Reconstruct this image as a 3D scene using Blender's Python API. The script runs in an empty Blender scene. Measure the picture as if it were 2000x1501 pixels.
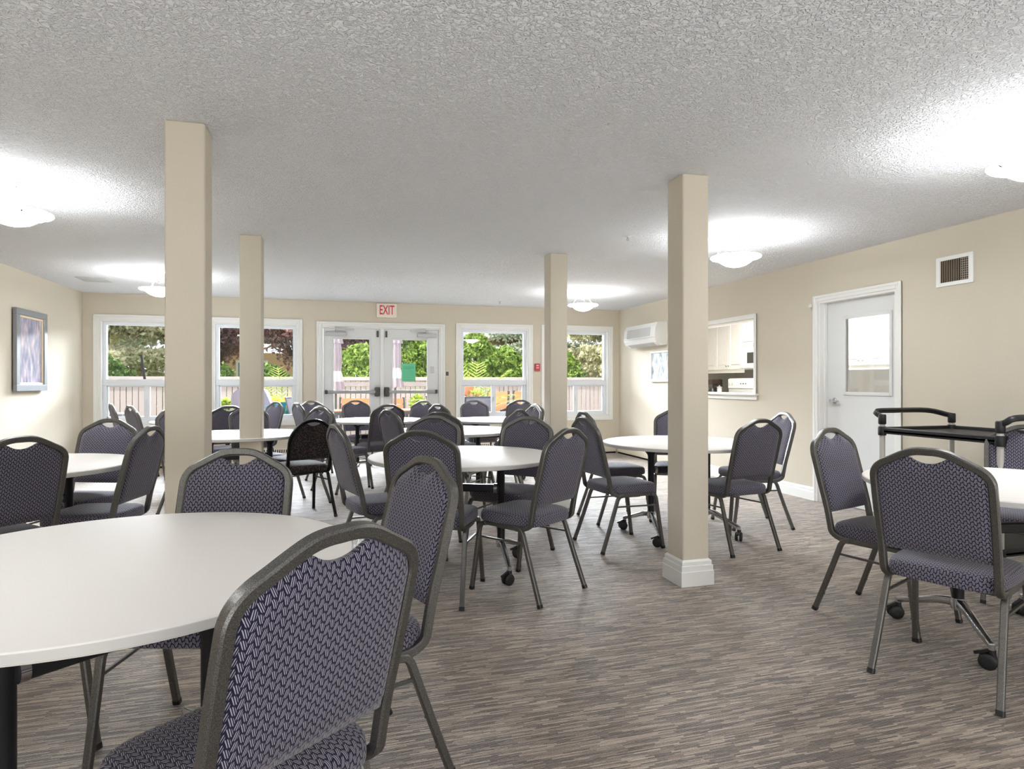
import bpy, bmesh, math, random
import numpy as np
from mathutils import Vector, Matrix
PI = math.pi
random.seed(7); np.random.seed(7)
S = bpy.context.scene
COL = S.collection

# ------------------------------------------------------------------ camera, light, exposure
H = 2.44                      # ceiling height
XL, XR, YB, YR = -3.341, 4.695, 9.816, -3.2   # left wall, right wall, window wall, rear wall
cd = bpy.data.cameras.new('camera'); cam = bpy.data.objects.new('camera', cd); COL.objects.link(cam)
cd.sensor_width = 36; cd.lens = 1215 / 2000 * 36; cd.shift_y = -0.0018; cd.clip_start = 0.05; cd.clip_end = 200
cam.location = (0, 0, 1.202); cam.rotation_euler = (PI / 2, 0, -0.276)
S.camera = cam
S.view_settings.view_transform = 'Standard'; S.view_settings.look = 'None'
S.view_settings.gamma = 1; S.view_settings.use_curve_mapping = False
S.view_settings.exposure = 1.45
w = bpy.data.worlds.new('world'); S.world = w; w.use_nodes = True
bg = w.node_tree.nodes['Background']; bg.inputs[0].default_value = (0.90, 0.95, 1.0, 1); bg.inputs[1].default_value = 0.47

def light(name, kind, loc, energy, color=(1, 1, 1), rot=(0, 0, 0), size=1, size_y=None, spread=None):
    d = bpy.data.lights.new(name, kind); d.energy = energy; d.color = color
    if kind == 'AREA':
        d.size = size
        if size_y: d.shape = 'RECTANGLE'; d.size_y = size_y
        if spread: d.spread = spread
    elif kind == 'SUN': d.angle = size
    else: d.shadow_soft_size = size
    o = bpy.data.objects.new(name, d); COL.objects.link(o); o.location = loc; o.rotation_euler = rot
    return o
light('sun', 'SUN', (0, -5, 20), 3.1, (1, .97, .92), Vector((.60, .16, -.78)).to_track_quat('-Z', 'Y').to_euler(), 0.02)
# area lamp added beyond the fence to boost daylight through the windows
light('added_window_fill', 'AREA', (0.8, 15.4, 4.5), 1700, (.86, .93, 1), (math.radians(-76), 0, 0), 13.0, 3.4, math.radians(70))
# unseen fill lamp added low behind the camera to brighten the ceiling
light('added_rear_fill', 'AREA', (0.7, -2.2, .30), 72, (.93, .96, 1), (math.radians(158), 0, 0), 6.5, 1.4)
S.cycles.max_bounces = 8; S.cycles.diffuse_bounces = 5; S.cycles.use_denoising = True
S.cycles.sample_clamp_indirect = 6

# ------------------------------------------------------------------ materials
def new_mat(name):
    m = bpy.data.materials.new(name); m.use_nodes = True
    return m, m.node_tree.nodes, m.node_tree.links, m.node_tree.nodes['Principled BSDF']
def lin(c):
    return tuple((x / 12.92 if x <= .04045 else ((x + .055) / 1.055) ** 2.4) for x in c)
def sr(r, g, b): return lin((r / 255, g / 255, b / 255)) + (1,)
def mth(n, l, op, a, b=None, c=None):
    x = n.new('ShaderNodeMath'); x.operation = op
    for i, v in enumerate((a, b, c)):
        if v is None: continue
        if isinstance(v, (int, float)): x.inputs[i].default_value = v
        else: l.new(v, x.inputs[i])
    return x.outputs[0]
def mat(name, col, rough=.6, metal=0, bump=None, var=None, spec=None, coat=0):
    """plain surface with a little procedural colour variation and relief"""
    m, n, l, b = new_mat(name)
    b.inputs['Base Color'].default_value = col; b.inputs['Roughness'].default_value = rough; b.inputs['Metallic'].default_value = metal
    if spec is not None: b.inputs['Specular IOR Level'].default_value = spec
    if coat: b.inputs['Coat Weight'].default_value = coat
    tc = n.new('ShaderNodeTexCoord')
    if var:
        sc, amt = var
        t = n.new('ShaderNodeTexNoise'); t.inputs['Scale'].default_value = sc; t.inputs['Detail'].default_value = 4
        l.new(tc.outputs['Object'], t.inputs['Vector'])
        hsv = n.new('ShaderNodeHueSaturation'); hsv.inputs['Color'].default_value = col
        v = mth(n, l, 'MULTIPLY_ADD', t.outputs[0], amt * 2, 1 - amt)
        l.new(v, hsv.inputs['Value']); l.new(hsv.outputs[0], b.inputs['Base Color'])
    if bump:
        sc, st = bump
        t = n.new('ShaderNodeTexNoise'); t.inputs['Scale'].default_value = sc; t.inputs['Detail'].default_value = 3
        l.new(tc.outputs['Object'], t.inputs['Vector'])
        bp = n.new('ShaderNodeBump'); bp.inputs['Strength'].default_value = st; bp.inputs['Distance'].default_value = .004
        l.new(t.outputs[0], bp.inputs['Height']); l.new(bp.outputs[0], b.inputs['Normal'])
    return m

def fabric_mat(name, dark, lightc, speckle=False):
    m, n, l, b = new_mat(name)
    uv = n.new('ShaderNodeUVMap'); sp = n.new('ShaderNodeSeparateXYZ'); l.new(uv.outputs[0], sp.inputs[0])
    u, v = sp.outputs[0], sp.outputs[1]
    b.inputs['Roughness'].default_value = .9; b.inputs['Specular IOR Level'].default_value = .25
    b.inputs['Sheen Weight'].default_value = .25; b.inputs['Sheen Roughness'].default_value = .4
    if not speckle:
        cu = mth(n, l, 'DIVIDE', u, .0105)
        ci = mth(n, l, 'FLOOR', cu); fu = mth(n, l, 'SUBTRACT', mth(n, l, 'FRACT', cu), .5)
        par = mth(n, l, 'MODULO', mth(n, l, 'ABSOLUTE', ci), 2.0)
        sg = mth(n, l, 'MULTIPLY_ADD', par, -2.0, 1.0)
        cv = mth(n, l, 'ADD', mth(n, l, 'DIVIDE', v, .0185), mth(n, l, 'MULTIPLY', par, .5))
        fv = mth(n, l, 'SUBTRACT', mth(n, l, 'FRACT', cv), .5)
        skew = mth(n, l, 'MULTIPLY', mth(n, l, 'MULTIPLY', sg, fv), .55)
        x = mth(n, l, 'SUBTRACT', fu, skew)
        st = mth(n, l, 'SINE', mth(n, l, 'MULTIPLY', x, 2 * PI * 3.0))
        st = mth(n, l, 'MULTIPLY_ADD', st, 1.3, .30); st.node.use_clamp = True
        em = mth(n, l, 'SUBTRACT', .92, mth(n, l, 'ADD', mth(n, l, 'MULTIPLY', mth(n, l, 'POWER', mth(n, l, 'ABSOLUTE', mth(n, l, 'MULTIPLY', fv, 2.05)), 3.0), 1.0),
                mth(n, l, 'MULTIPLY', mth(n, l, 'POWER', mth(n, l, 'ABSOLUTE', mth(n, l, 'MULTIPLY', x, 2.1)), 4.0), 1.0)))
        em = mth(n, l, 'MULTIPLY', em, 2.0); em.node.use_clamp = True
        f = mth(n, l, 'MULTIPLY', st, em)
    else:
        vo = n.new('ShaderNodeTexVoronoi'); vo.inputs['Scale'].default_value = 90; vo.inputs['Randomness'].default_value = .35
        l.new(uv.outputs[0], vo.inputs['Vector'])
        f = mth(n, l, 'LESS_THAN', vo.outputs['Distance'], .22)
    nz = n.new('ShaderNodeTexNoise'); nz.inputs['Scale'].default_value = 500; l.new(uv.outputs[0], nz.inputs['Vector'])
    f2 = mth(n, l, 'MULTIPLY', f, mth(n, l, 'MULTIPLY_ADD', nz.outputs[0], .8, .5)); f2.node.use_clamp = True
    mx = n.new('ShaderNodeMix'); mx.data_type = 'RGBA'; l.new(f2, mx.inputs[0])
    mx.inputs[6].default_value = dark; mx.inputs[7].default_value = lightc
    l.new(mx.outputs[2], b.inputs['Base Color'])
    bp = n.new('ShaderNodeBump'); bp.inputs['Strength'].default_value = .35; bp.inputs['Distance'].default_value = .001
    l.new(f2, bp.inputs['Height']); l.new(bp.outputs[0], b.inputs['Normal'])
    return m

def hammer_mat(name, c1, c2, rough):
    m, n, l, b = new_mat(name)
    tc = n.new('ShaderNodeTexCoord'); t = n.new('ShaderNodeTexNoise'); t.inputs['Scale'].default_value = 620; t.inputs['Detail'].default_value = 2
    l.new(tc.outputs['Object'], t.inputs['Vector'])
    r = n.new('ShaderNodeValToRGB'); r.color_ramp.elements[0].position = .35; r.color_ramp.elements[1].position = .7
    r.color_ramp.elements[0].color = c1; r.color_ramp.elements[1].color = c2
    l.new(t.outputs[0], r.inputs[0]); l.new(r.outputs[0], b.inputs['Base Color'])
    b.inputs['Metallic'].default_value = .8; b.inputs['Roughness'].default_value = rough
    bp = n.new('ShaderNodeBump'); bp.inputs['Strength'].default_value = .25; bp.inputs['Distance'].default_value = .001
    l.new(t.outputs[0], bp.inputs['Height']); l.new(bp.outputs[0], b.inputs['Normal'])
    return m

def carpet_mat():
    m, n, l, b = new_mat('striped_carpet')
    tc = n.new('ShaderNodeTexCoord'); sp = n.new('ShaderNodeSeparateXYZ'); l.new(tc.outputs['Object'], sp.inputs[0])
    X, Y = sp.outputs[0], sp.outputs[1]
    def layer(pitch, seg, seed):
        row = mth(n, l, 'FLOOR', mth(n, l, 'DIVIDE', Y, pitch))
        wn = n.new('ShaderNodeTexWhiteNoise'); wn.noise_dimensions = '1D'; l.new(mth(n, l, 'ADD', row, seed), wn.inputs['W'])
        xs = mth(n, l, 'ADD', mth(n, l, 'DIVIDE', X, seg), mth(n, l, 'MULTIPLY', wn.outputs[0], 37.0))
        cell = mth(n, l, 'FLOOR', xs)
        w2 = n.new('ShaderNodeTexWhiteNoise'); w2.noise_dimensions = '2D'
        cb = n.new('ShaderNodeCombineXYZ'); l.new(cell, cb.inputs[0]); l.new(mth(n, l, 'ADD', row, seed * 3.1), cb.inputs[1])
        l.new(cb.outputs[0], w2.inputs['Vector'])
        return w2.outputs[0]
    a = layer(.0064, .095, 0.0); a2 = layer(.0043, .05, 9.0); c = layer(.022, .22, 5.0)
    # the ribs: a groove between rows
    fr = mth(n, l, 'FRACT', mth(n, l, 'DIVIDE', Y, .0064))
    rib = mth(n, l, 'SINE', mth(n, l, 'MULTIPLY', fr, PI))
    nz = n.new('ShaderNodeTexNoise'); nz.inputs['Scale'].default_value = 280; nz.inputs['Detail'].default_value = 2; l.new(tc.outputs['Object'], nz.inputs['Vector'])
    big = n.new('ShaderNodeTexNoise'); big.inputs['Scale'].default_value = 1.4; l.new(tc.outputs['Object'], big.inputs['Vector'])
    val = mth(n, l, 'MULTIPLY_ADD', mth(n, l, 'ADD', mth(n, l, 'ADD', mth(n, l, 'MULTIPLY', a, .74), mth(n, l, 'MULTIPLY', a2, .18)), mth(n, l, 'MULTIPLY', c, .08)), 1.0, .0)
    val = mth(n, l, 'ADD', val, mth(n, l, 'MULTIPLY', mth(n, l, 'SUBTRACT', nz.outputs[0], .5), .75))
    val = mth(n, l, 'ADD', val, mth(n, l, 'MULTIPLY', mth(n, l, 'SUBTRACT', big.outputs[0], .5), .14))
    val = mth(n, l, 'SUBTRACT', val, mth(n, l, 'MULTIPLY', mth(n, l, 'SUBTRACT', 1.0, rib), .18))
    r = n.new('ShaderNodeValToRGB'); e = r.color_ramp.elements
    e[0].position = .08; e[0].color = sr(74, 62, 53); e[1].position = .92; e[1].color = sr(214, 197, 176)
    for p, cc in ((.32, sr(110, 95, 82)), (.52, sr(142, 125, 107)), (.72, sr(176, 160, 143))):
        k = e.new(p); k.color = cc
    l.new(val, r.inputs[0]); l.new(r.outputs[0], b.inputs['Base Color'])
    b.inputs['Roughness'].default_value = .55; b.inputs['Sheen Weight'].default_value = .55; b.inputs['Sheen Roughness'].default_value = .35; b.inputs['Specular IOR Level'].default_value = .5
    bp = n.new('ShaderNodeBump'); bp.inputs['Strength'].default_value = .6; bp.inputs['Distance'].default_value = .004
    l.new(mth(n, l, 'ADD', mth(n, l, 'MULTIPLY', rib, .5), val), bp.inputs['Height']); l.new(bp.outputs[0], b.inputs['Normal'])
    return m

def ceiling_mat():
    m, n, l, b = new_mat('stippled_ceiling')
    b.inputs['Base Color'].default_value = (.90, .915, .935, 1); b.inputs['Roughness'].default_value = .9
    tc = n.new('ShaderNodeTexCoord')
    t = n.new('ShaderNodeTexNoise'); t.inputs['Scale'].default_value = 55; t.inputs['Detail'].default_value = 2.5; t.inputs['Distortion'].default_value = 1.2
    l.new(tc.outputs['Object'], t.inputs['Vector'])
    r = n.new('ShaderNodeValToRGB'); r.color_ramp.elements[0].position = .42; r.color_ramp.elements[1].position = .60
    l.new(t.outputs[0], r.inputs[0])
    bp = n.new('ShaderNodeBump'); bp.inputs['Strength'].default_value = 1.0; bp.inputs['Distance'].default_value = .008
    l.new(r.outputs[0], bp.inputs['Height']); l.new(bp.outputs[0], b.inputs['Normal'])
    return m

def glass_mat(name, tint=(1, 1, 1, 1)):
    m, n, l, b = new_mat(name)
    n.remove(b); out = n['Material Output']
    tr = n.new('ShaderNodeBsdfTransparent'); tr.inputs[0].default_value = tint
    gl = n.new('ShaderNodeBsdfGlossy'); gl.inputs['Roughness'].default_value = .02
    fz = n.new('ShaderNodeFresnel'); fz.inputs[0].default_value = 1.45
    mx = n.new('ShaderNodeMixShader'); l.new(mth(n, l, 'MULTIPLY', fz.outputs[0], .8), mx.inputs[0]); l.new(tr.outputs[0], mx.inputs[1]); l.new(gl.outputs[0], mx.inputs[2])
    l.new(mx.outputs[0], out.inputs[0])
    return m

def wired_glass_mat():
    m, n, l, b = new_mat('wired_glass')
    out = n['Material Output']
    tc = n.new('ShaderNodeTexCoord'); sp = n.new('ShaderNodeSeparateXYZ'); l.new(tc.outputs['Object'], sp.inputs[0])
    def line(c):
        f = mth(n, l, 'ABSOLUTE', mth(n, l, 'SUBTRACT', mth(n, l, 'FRACT', mth(n, l, 'DIVIDE', c, .0125)), .5))
        return mth(n, l, 'GREATER_THAN', f, .455)
    w_ = mth(n, l, 'MAXIMUM', line(sp.outputs[1]), line(sp.outputs[2]))
    tr = n.new('ShaderNodeBsdfTransparent'); gl = n.new('ShaderNodeBsdfGlossy'); gl.inputs['Roughness'].default_value = .03
    mx = n.new('ShaderNodeMixShader'); mx.inputs[0].default_value = .16; l.new(tr.outputs[0], mx.inputs[1]); l.new(gl.outputs[0], mx.inputs[2])
    b.inputs['Base Color'].default_value = (.45, .46, .47, 1); b.inputs['Metallic'].default_value = .6; b.inputs['Roughness'].default_value = .4
    m2 = n.new('ShaderNodeMixShader'); l.new(w_, m2.inputs[0]); l.new(mx.outputs[0], m2.inputs[1]); l.new(b.outputs[0], m2.inputs[2])
    l.new(m2.outputs[0], out.inputs[0])
    return m

def leaf_mat(name, c1, c2, rough=.6, trans=.35):
    m, n, l, b = new_mat(name)
    out = n['Material Output']
    g = n.new('ShaderNodeTexCoord'); t = n.new('ShaderNodeTexNoise'); t.inputs['Scale'].default_value = 9; t.inputs['Detail'].default_value = 6
    l.new(g.outputs['Object'], t.inputs['Vector'])
    r = n.new('ShaderNodeValToRGB'); r.color_ramp.elements[0].position = .35; r.color_ramp.elements[1].position = .65
    r.color_ramp.elements[0].color = c1; r.color_ramp.elements[1].color = c2
    l.new(t.outputs[0], r.inputs[0]); l.new(r.outputs[0], b.inputs['Base Color']); b.inputs['Roughness'].default_value = rough
    tl = n.new('ShaderNodeBsdfTranslucent'); l.new(r.outputs[0], tl.inputs[0])
    mx = n.new('ShaderNodeMixShader'); mx.inputs[0].default_value = trans
    l.new(b.outputs[0], mx.inputs[1]); l.new(tl.outputs[0], mx.inputs[2]); l.new(mx.outputs[0], out.inputs[0])
    return m

def emit_mat(name, col, st):
    m, n, l, b = new_mat(name)
    b.inputs['Base Color'].default_value = (.9, .9, .9, 1); b.inputs['Emission Color'].default_value = col; b.inputs['Emission Strength'].default_value = st
    b.inputs['Roughness'].default_value = .3
    return m

def painting_mat(name, cols, sc):
    m, n, l, b = new_mat(name)
    tc = n.new('ShaderNodeTexCoord'); mp = n.new('ShaderNodeMapping'); mp.inputs['Scale'].default_value = (1, 2.6, .9)
    l.new(tc.outputs['Object'], mp.inputs[0])
    t = n.new('ShaderNodeTexNoise'); t.inputs['Scale'].default_value = sc; t.inputs['Detail'].default_value = 5; l.new(mp.outputs[0], t.inputs['Vector'])
    r = n.new('ShaderNodeValToRGB'); e = r.color_ramp.elements
    e[0].position = .3; e[0].color = cols[0]; e[1].position = .72; e[1].color = cols[-1]
    for i, c in enumerate(cols[1:-1]):
        k = e.new(.3 + .42 * (i + 1) / (len(cols) - 1)); k.color = c
    l.new(t.outputs[0], r.inputs[0]); l.new(r.outputs[0], b.inputs['Base Color']); b.inputs['Roughness'].default_value = .25
    return m

WALL = mat('beige_wall_paint', sr(209, 200, 182), .75, bump=(90, .12), var=(2.2, .02))
CEIL = ceiling_mat()
CARPET = carpet_mat()
TRIM = mat('white_trim_paint', sr(236, 236, 232), .45, var=(4, .01))
DOORW = mat('white_door_paint', sr(226, 227, 226), .45, var=(3, .01))
PVC = mat('white_window_vinyl', sr(228, 232, 236), .35, var=(3, .01))
FABRIC = fabric_mat('woven_charcoal_fabric', sr(29, 26, 48), sr(170, 166, 178))
FABRIC2 = fabric_mat('speckled_black_fabric', sr(38, 34, 36), sr(150, 125, 110), True)
FRAME = hammer_mat('hammered_bronze_grey_enamel', sr(80, 79, 77), sr(132, 130, 126), .38)
FRAMEB = hammer_mat('black_enamel', sr(24, 24, 26), sr(42, 42, 44), .35)
BLACKP = mat('black_plastic', sr(26, 26, 28), .45, var=(20, .1))
BLACKM = mat('black_powder_coat', sr(24, 25, 30), .38, .2, var=(20, .1))
CHROME = mat('polished_aluminium', sr(205, 206, 210), .16, 1, var=(10, .04))
STEEL = mat('brushed_steel', sr(170, 170, 170), .35, .8, var=(30, .05))
DARKM = mat('dark_bronze_metal', sr(84, 84, 82), .4, .6, var=(30, .05))
LAMIN = mat('cream_white_laminate', sr(236, 232, 225), .5, var=(1.5, .01), spec=.2)
LEDGE = mat('grey_edge_band', sr(205, 203, 198), .4, var=(6, .02))
GLASS = glass_mat('window_glass')
WIRED = wired_glass_mat()
BOWL = emit_mat('lit_frosted_glass', (.96, .98, 1, 1), 15)
WHITEP = mat('white_plastic', sr(232, 233, 230), .35, var=(8, .01))
GREYP = mat('grey_plastic', sr(192, 193, 192), .4, var=(8, .02))
CREAM = mat('cream_enamel', sr(222, 213, 194), .45, var=(5, .02))
DARK = mat('dark_void', sr(18, 14, 12), .8, var=(10, .1))

# ------------------------------------------------------------------ mesh helpers
class MB:
    def __init__(self): self.v = []; self.f = []; self.uv = []
    def quadgrid(self, P, nu, nv, closeu=False, closev=False):
        b = len(self.v); self.v += [tuple(p) for p in P]
        for j in range(nv - (0 if closev else 1)):
            for i in range(nu - (0 if closeu else 1)):
                i2 = (i + 1) % nu; j2 = (j + 1) % nv
                self.f.append((b + j * nu + i, b + j * nu + i2, b + j2 * nu + i2, b + j2 * nu + i))
        return b
    def box(self, a, b_, bev=0.0):
        x0, y0, z0 = a; x1, y1, z1 = b_
        if x0 > x1: x0, x1 = x1, x0
        if y0 > y1: y0, y1 = y1, y0
        if z0 > z1: z0, z1 = z1, z0
        if bev <= 0:
            b = len(self.v)
            self.v += [(x0, y0, z0), (x1, y0, z0), (x1, y1, z0), (x0, y1, z0), (x0, y0, z1), (x1, y0, z1), (x1, y1, z1), (x0, y1, z1)]
            self.f += [(b, b + 3, b + 2, b + 1), (b + 4, b + 5, b + 6, b + 7), (b, b + 1, b + 5, b + 4), (b + 1, b + 2, b + 6, b + 5), (b + 2, b + 3, b + 7, b + 6), (b + 3, b, b + 4, b + 7)]
        else:
            # chamfered box: three nested rings top and bottom
            t = min(bev, (x1 - x0) / 2.01, (y1 - y0) / 2.01, (z1 - z0) / 2.01)
            def ring(d, z):
                return [(x0 + d + t, y0 + d, z), (x1 - d - t, y0 + d, z), (x1 - d, y0 + d + t, z), (x1 - d, y1 - d - t, z), (x1 - d - t, y1 - d, z), (x0 + d + t, y1 - d, z), (x0 + d, y1 - d - t, z), (x0 + d, y0 + d + t, z)]
            t2 = t * .98
            rs = [ring(t2, z0), ring(0, z0 + t), ring(0, z1 - t), ring(t2, z1)]
            b = len(self.v)
            for r in rs: self.v += r
            for k in range(3):
                for i in range(8):
                    i2 = (i + 1) % 8
                    self.f.append((b + k * 8 + i, b + k * 8 + i2, b + k * 8 + 8 + i2, b + k * 8 + 8 + i))
            self.f.append(tuple(b + i for i in range(7, -1, -1))); self.f.append(tuple(b + 24 + i for i in range(8)))
        return self
    def lathe(self, prof, c=(0, 0, 0), n=24, cap=True):
        P = []
        for r, z in prof:
            for i in range(n):
                a = 2 * PI * i / n; P.append((c[0] + r * math.cos(a), c[1] + r * math.sin(a), c[2] + z))
        b = self.quadgrid(P, n, len(prof), closeu=True)
        if cap:
            if prof[0][0] > 1e-4: self.f.append(tuple(b + i for i in range(n - 1, -1, -1)))
            if prof[-1][0] > 1e-4: self.f.append(tuple(b + (len(prof) - 1) * n + i for i in range(n)))
        return self
    def tube(self, path, wd, dp=None, seg=8, up=(0, 0, 1), cap=True, square=True, taper=None):
        dp = dp or wd
        pts = [Vector(p) for p in path]; N = len(pts)
        if square:
            bw, bd = wd * .16, dp * .16
            prof = [(wd / 2, -dp / 2 + bd), (wd / 2, dp / 2 - bd), (wd / 2 - bw, dp / 2), (-wd / 2 + bw, dp / 2), (-wd / 2, dp / 2 - bd), (-wd / 2, -dp / 2 + bd), (-wd / 2 + bw, -dp / 2), (wd / 2 - bw, -dp / 2)]
        else:
            prof = [(wd / 2 * math.cos(2 * PI * i / seg), dp / 2 * math.sin(2 * PI * i / seg)) for i in range(seg)]
        P = []; nrm = None
        for i, p in enumerate(pts):
            t = (pts[min(i + 1, N - 1)] - pts[max(i - 1, 0)]).normalized()
            if nrm is None:
                u = Vector(up)
                if abs(u.dot(t)) > .95: u = Vector((1, 0, 0))
                nrm = (u - t * u.dot(t)).normalized()
            else:
                nrm = (nrm - t * nrm.dot(t)).normalized()
            bi = t.cross(nrm)
            k = taper[i] if taper else 1
            for a, b in prof: P.append(tuple(p + nrm * (a * k) + bi * (b * k)))
        n = len(prof)
        b = self.quadgrid(P, n, N, closeu=True)
        if cap:
            self.f.append(tuple(b + i for i in range(n - 1, -1, -1))); self.f.append(tuple(b + (N - 1) * n + i for i in range(n)))
        return self
    def cyl(self, p0, p1, r, seg=12): return self.tube([p0, p1], 2 * r, 2 * r, seg, square=False)
    def prism(self, outline, axis, a, b_):
        """extrude a closed 2D outline along an axis ('x','y','z') from a to b_"""
        n = len(outline); b = len(self.v)
        def mk(q, t):
            if axis == 'x': return (t, q[0], q[1])
            if axis == 'y': return (q[0], t, q[1])
            return (q[0], q[1], t)
        self.v += [mk(q, a) for q in outline] + [mk(q, b_) for q in outline]
        for i in range(n):
            j = (i + 1) % n; self.f.append((b + i, b + j, b + n + j, b + n + i))
        self.f.append(tuple(b + i for i in range(n - 1, -1, -1))); self.f.append(tuple(b + n + i for i in range(n)))
        return self
    def build(self, name, material, parent=None, smooth=False, uv=None, sharp=None):
        me = bpy.data.meshes.new(name); me.from_pydata(self.v, [], self.f)
        bm = bmesh.new(); bm.from_mesh(me); bmesh.ops.recalc_face_normals(bm, faces=bm.faces); bm.to_mesh(me); bm.free()
        me.materials.append(material)
        if smooth:
            for p in me.polygons: p.use_smooth = True
            if sharp: me.set_sharp_from_angle(angle=math.radians(sharp))
        if uv:
            ul = me.uv_layers.new(name='UVMap')
            for p in me.polygons:
                nn = p.normal
                for li in p.loop_indices:
                    ul.data[li].uv = uv(me.vertices[me.loops[li].vertex_index].co, nn)
        o = bpy.data.objects.new(name, me); COL.objects.link(o)
        if parent: o.parent = parent
        return o

def tag(o, label=None, cat=None, group=None, kind=None):
    if label: o['label'] = label
    if cat: o['category'] = cat
    if group: o['group'] = group
    if kind: o['kind'] = kind
    return o
def thing(name, label, cat, loc=(0, 0, 0), rz=0, group=None):
    o = bpy.data.objects.new(name, None); COL.objects.link(o); o.location = loc; o.rotation_euler = (0, 0, rz); o.empty_display_size = .1
    return tag(o, label, cat, group)
def kids(o): return [c for c in bpy.data.objects if c.parent == o]
KIDS = {}
def copy_tree(o, loc, rz, label, group=None):
    if o.name not in KIDS:
        KIDS[o.name] = [(c, kids(c)) for c in kids(o)]
    r = o.copy(); COL.objects.link(r); r.location = loc; r.rotation_euler = (0, 0, rz); r['label'] = label
    if group: r['group'] = group
    for c, gs in KIDS[o.name]:
        k = c.copy(); COL.objects.link(k); k.parent = r
        for g in gs:
            q = g.copy(); COL.objects.link(q); q.parent = k
    return r
def struct(o): o['kind'] = 'structure'; return o
def catmull(P, n=5):
    out = []; P = [Vector(p) for p in P]
    for i in range(len(P) - 1):
        p0 = P[max(i - 1, 0)]; p1 = P[i]; p2 = P[i + 1]; p3 = P[min(i + 2, len(P) - 1)]
        for k in range(n):
            t = k / n
            out.append(.5 * ((2 * p1) + (-p0 + p2) * t + (2 * p0 - 5 * p1 + 4 * p2 - p3) * t * t + (-p0 + 3 * p1 - 3 * p2 + p3) * t ** 3))
    out.append(P[-1]); return out

# ------------------------------------------------------------------ the room
WT = .16
m = MB().box((XL - .2, YR - .2, -.12), (XR + .13, YB + WT, 0)); struct(m.build('floor', CARPET))
m = MB().box((XL - .2, YR - .2, H), (XR + 3.2, YB + WT + .25, H + .25)); struct(m.build('ceiling', CEIL))
m = MB().box((XL - WT, YR, 0), (XL, YB + WT, H)); struct(m.build('wall_left', WALL))
m = MB().box((XL - WT, YR - WT, 0), (XR + 3.1, YR, H)); struct(m.build('wall_rear', WALL))

def wall_holes(name, mat_, plane, a0, a1, c0, c1, holes, z1=H):
    """wall running along x ('y' plane) or along y ('x' plane), thickness c0..c1, with rectangular holes (a, b, z0, z1)"""
    m = MB(); holes = sorted(holes)
    def bx(a, b, z0, zt):
        if b - a < 1e-4 or zt - z0 < 1e-4: return
        if plane == 'y': m.box((a, c0, z0), (b, c1, zt))
        else: m.box((c0, a, z0), (c1, b, zt))
    cur = a0
    for (a, b, z0, zt) in holes:
        bx(cur, a, 0, z1); bx(a, b, 0, z0); bx(a, b, zt, z1); cur = b
    bx(cur, a1, 0, z1)
    return struct(m.build(name, mat_))
TW = .075   # casing width
# windows: outer casing x0, x1, bottom, top
WIN = [(-3.215, -1.925, .565, 2.148), (-1.775, -.479, .565, 2.148), (1.844, 3.137, .565, 2.155), (3.284, 4.579, .565, 2.165)]
DX0, DX1, DZ = -.281, 1.671, 2.128
holes = [(a + TW, b - TW, z0 + TW, z1 - TW) for a, b, z0, z1 in WIN] + [(DX0 + TW, DX1 - TW, 0, DZ - TW)]
wall_holes('wall_back', WALL, 'y', XL, XR, YB, YB + WT, holes)
# right wall: kitchen door opening and pass-through
KY0, KY1, KZ = 4.30, 5.21, 2.02
PY0, PY1, PZ0, PZ1 = 6.211, 7.70, 1.075, 1.945
wall_holes('wall_right', WALL, 'x', YR, YB, XR, XR + .13, [(KY0, KY1, 0, KZ), (PY0, PY1, PZ0, PZ1)])

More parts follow.
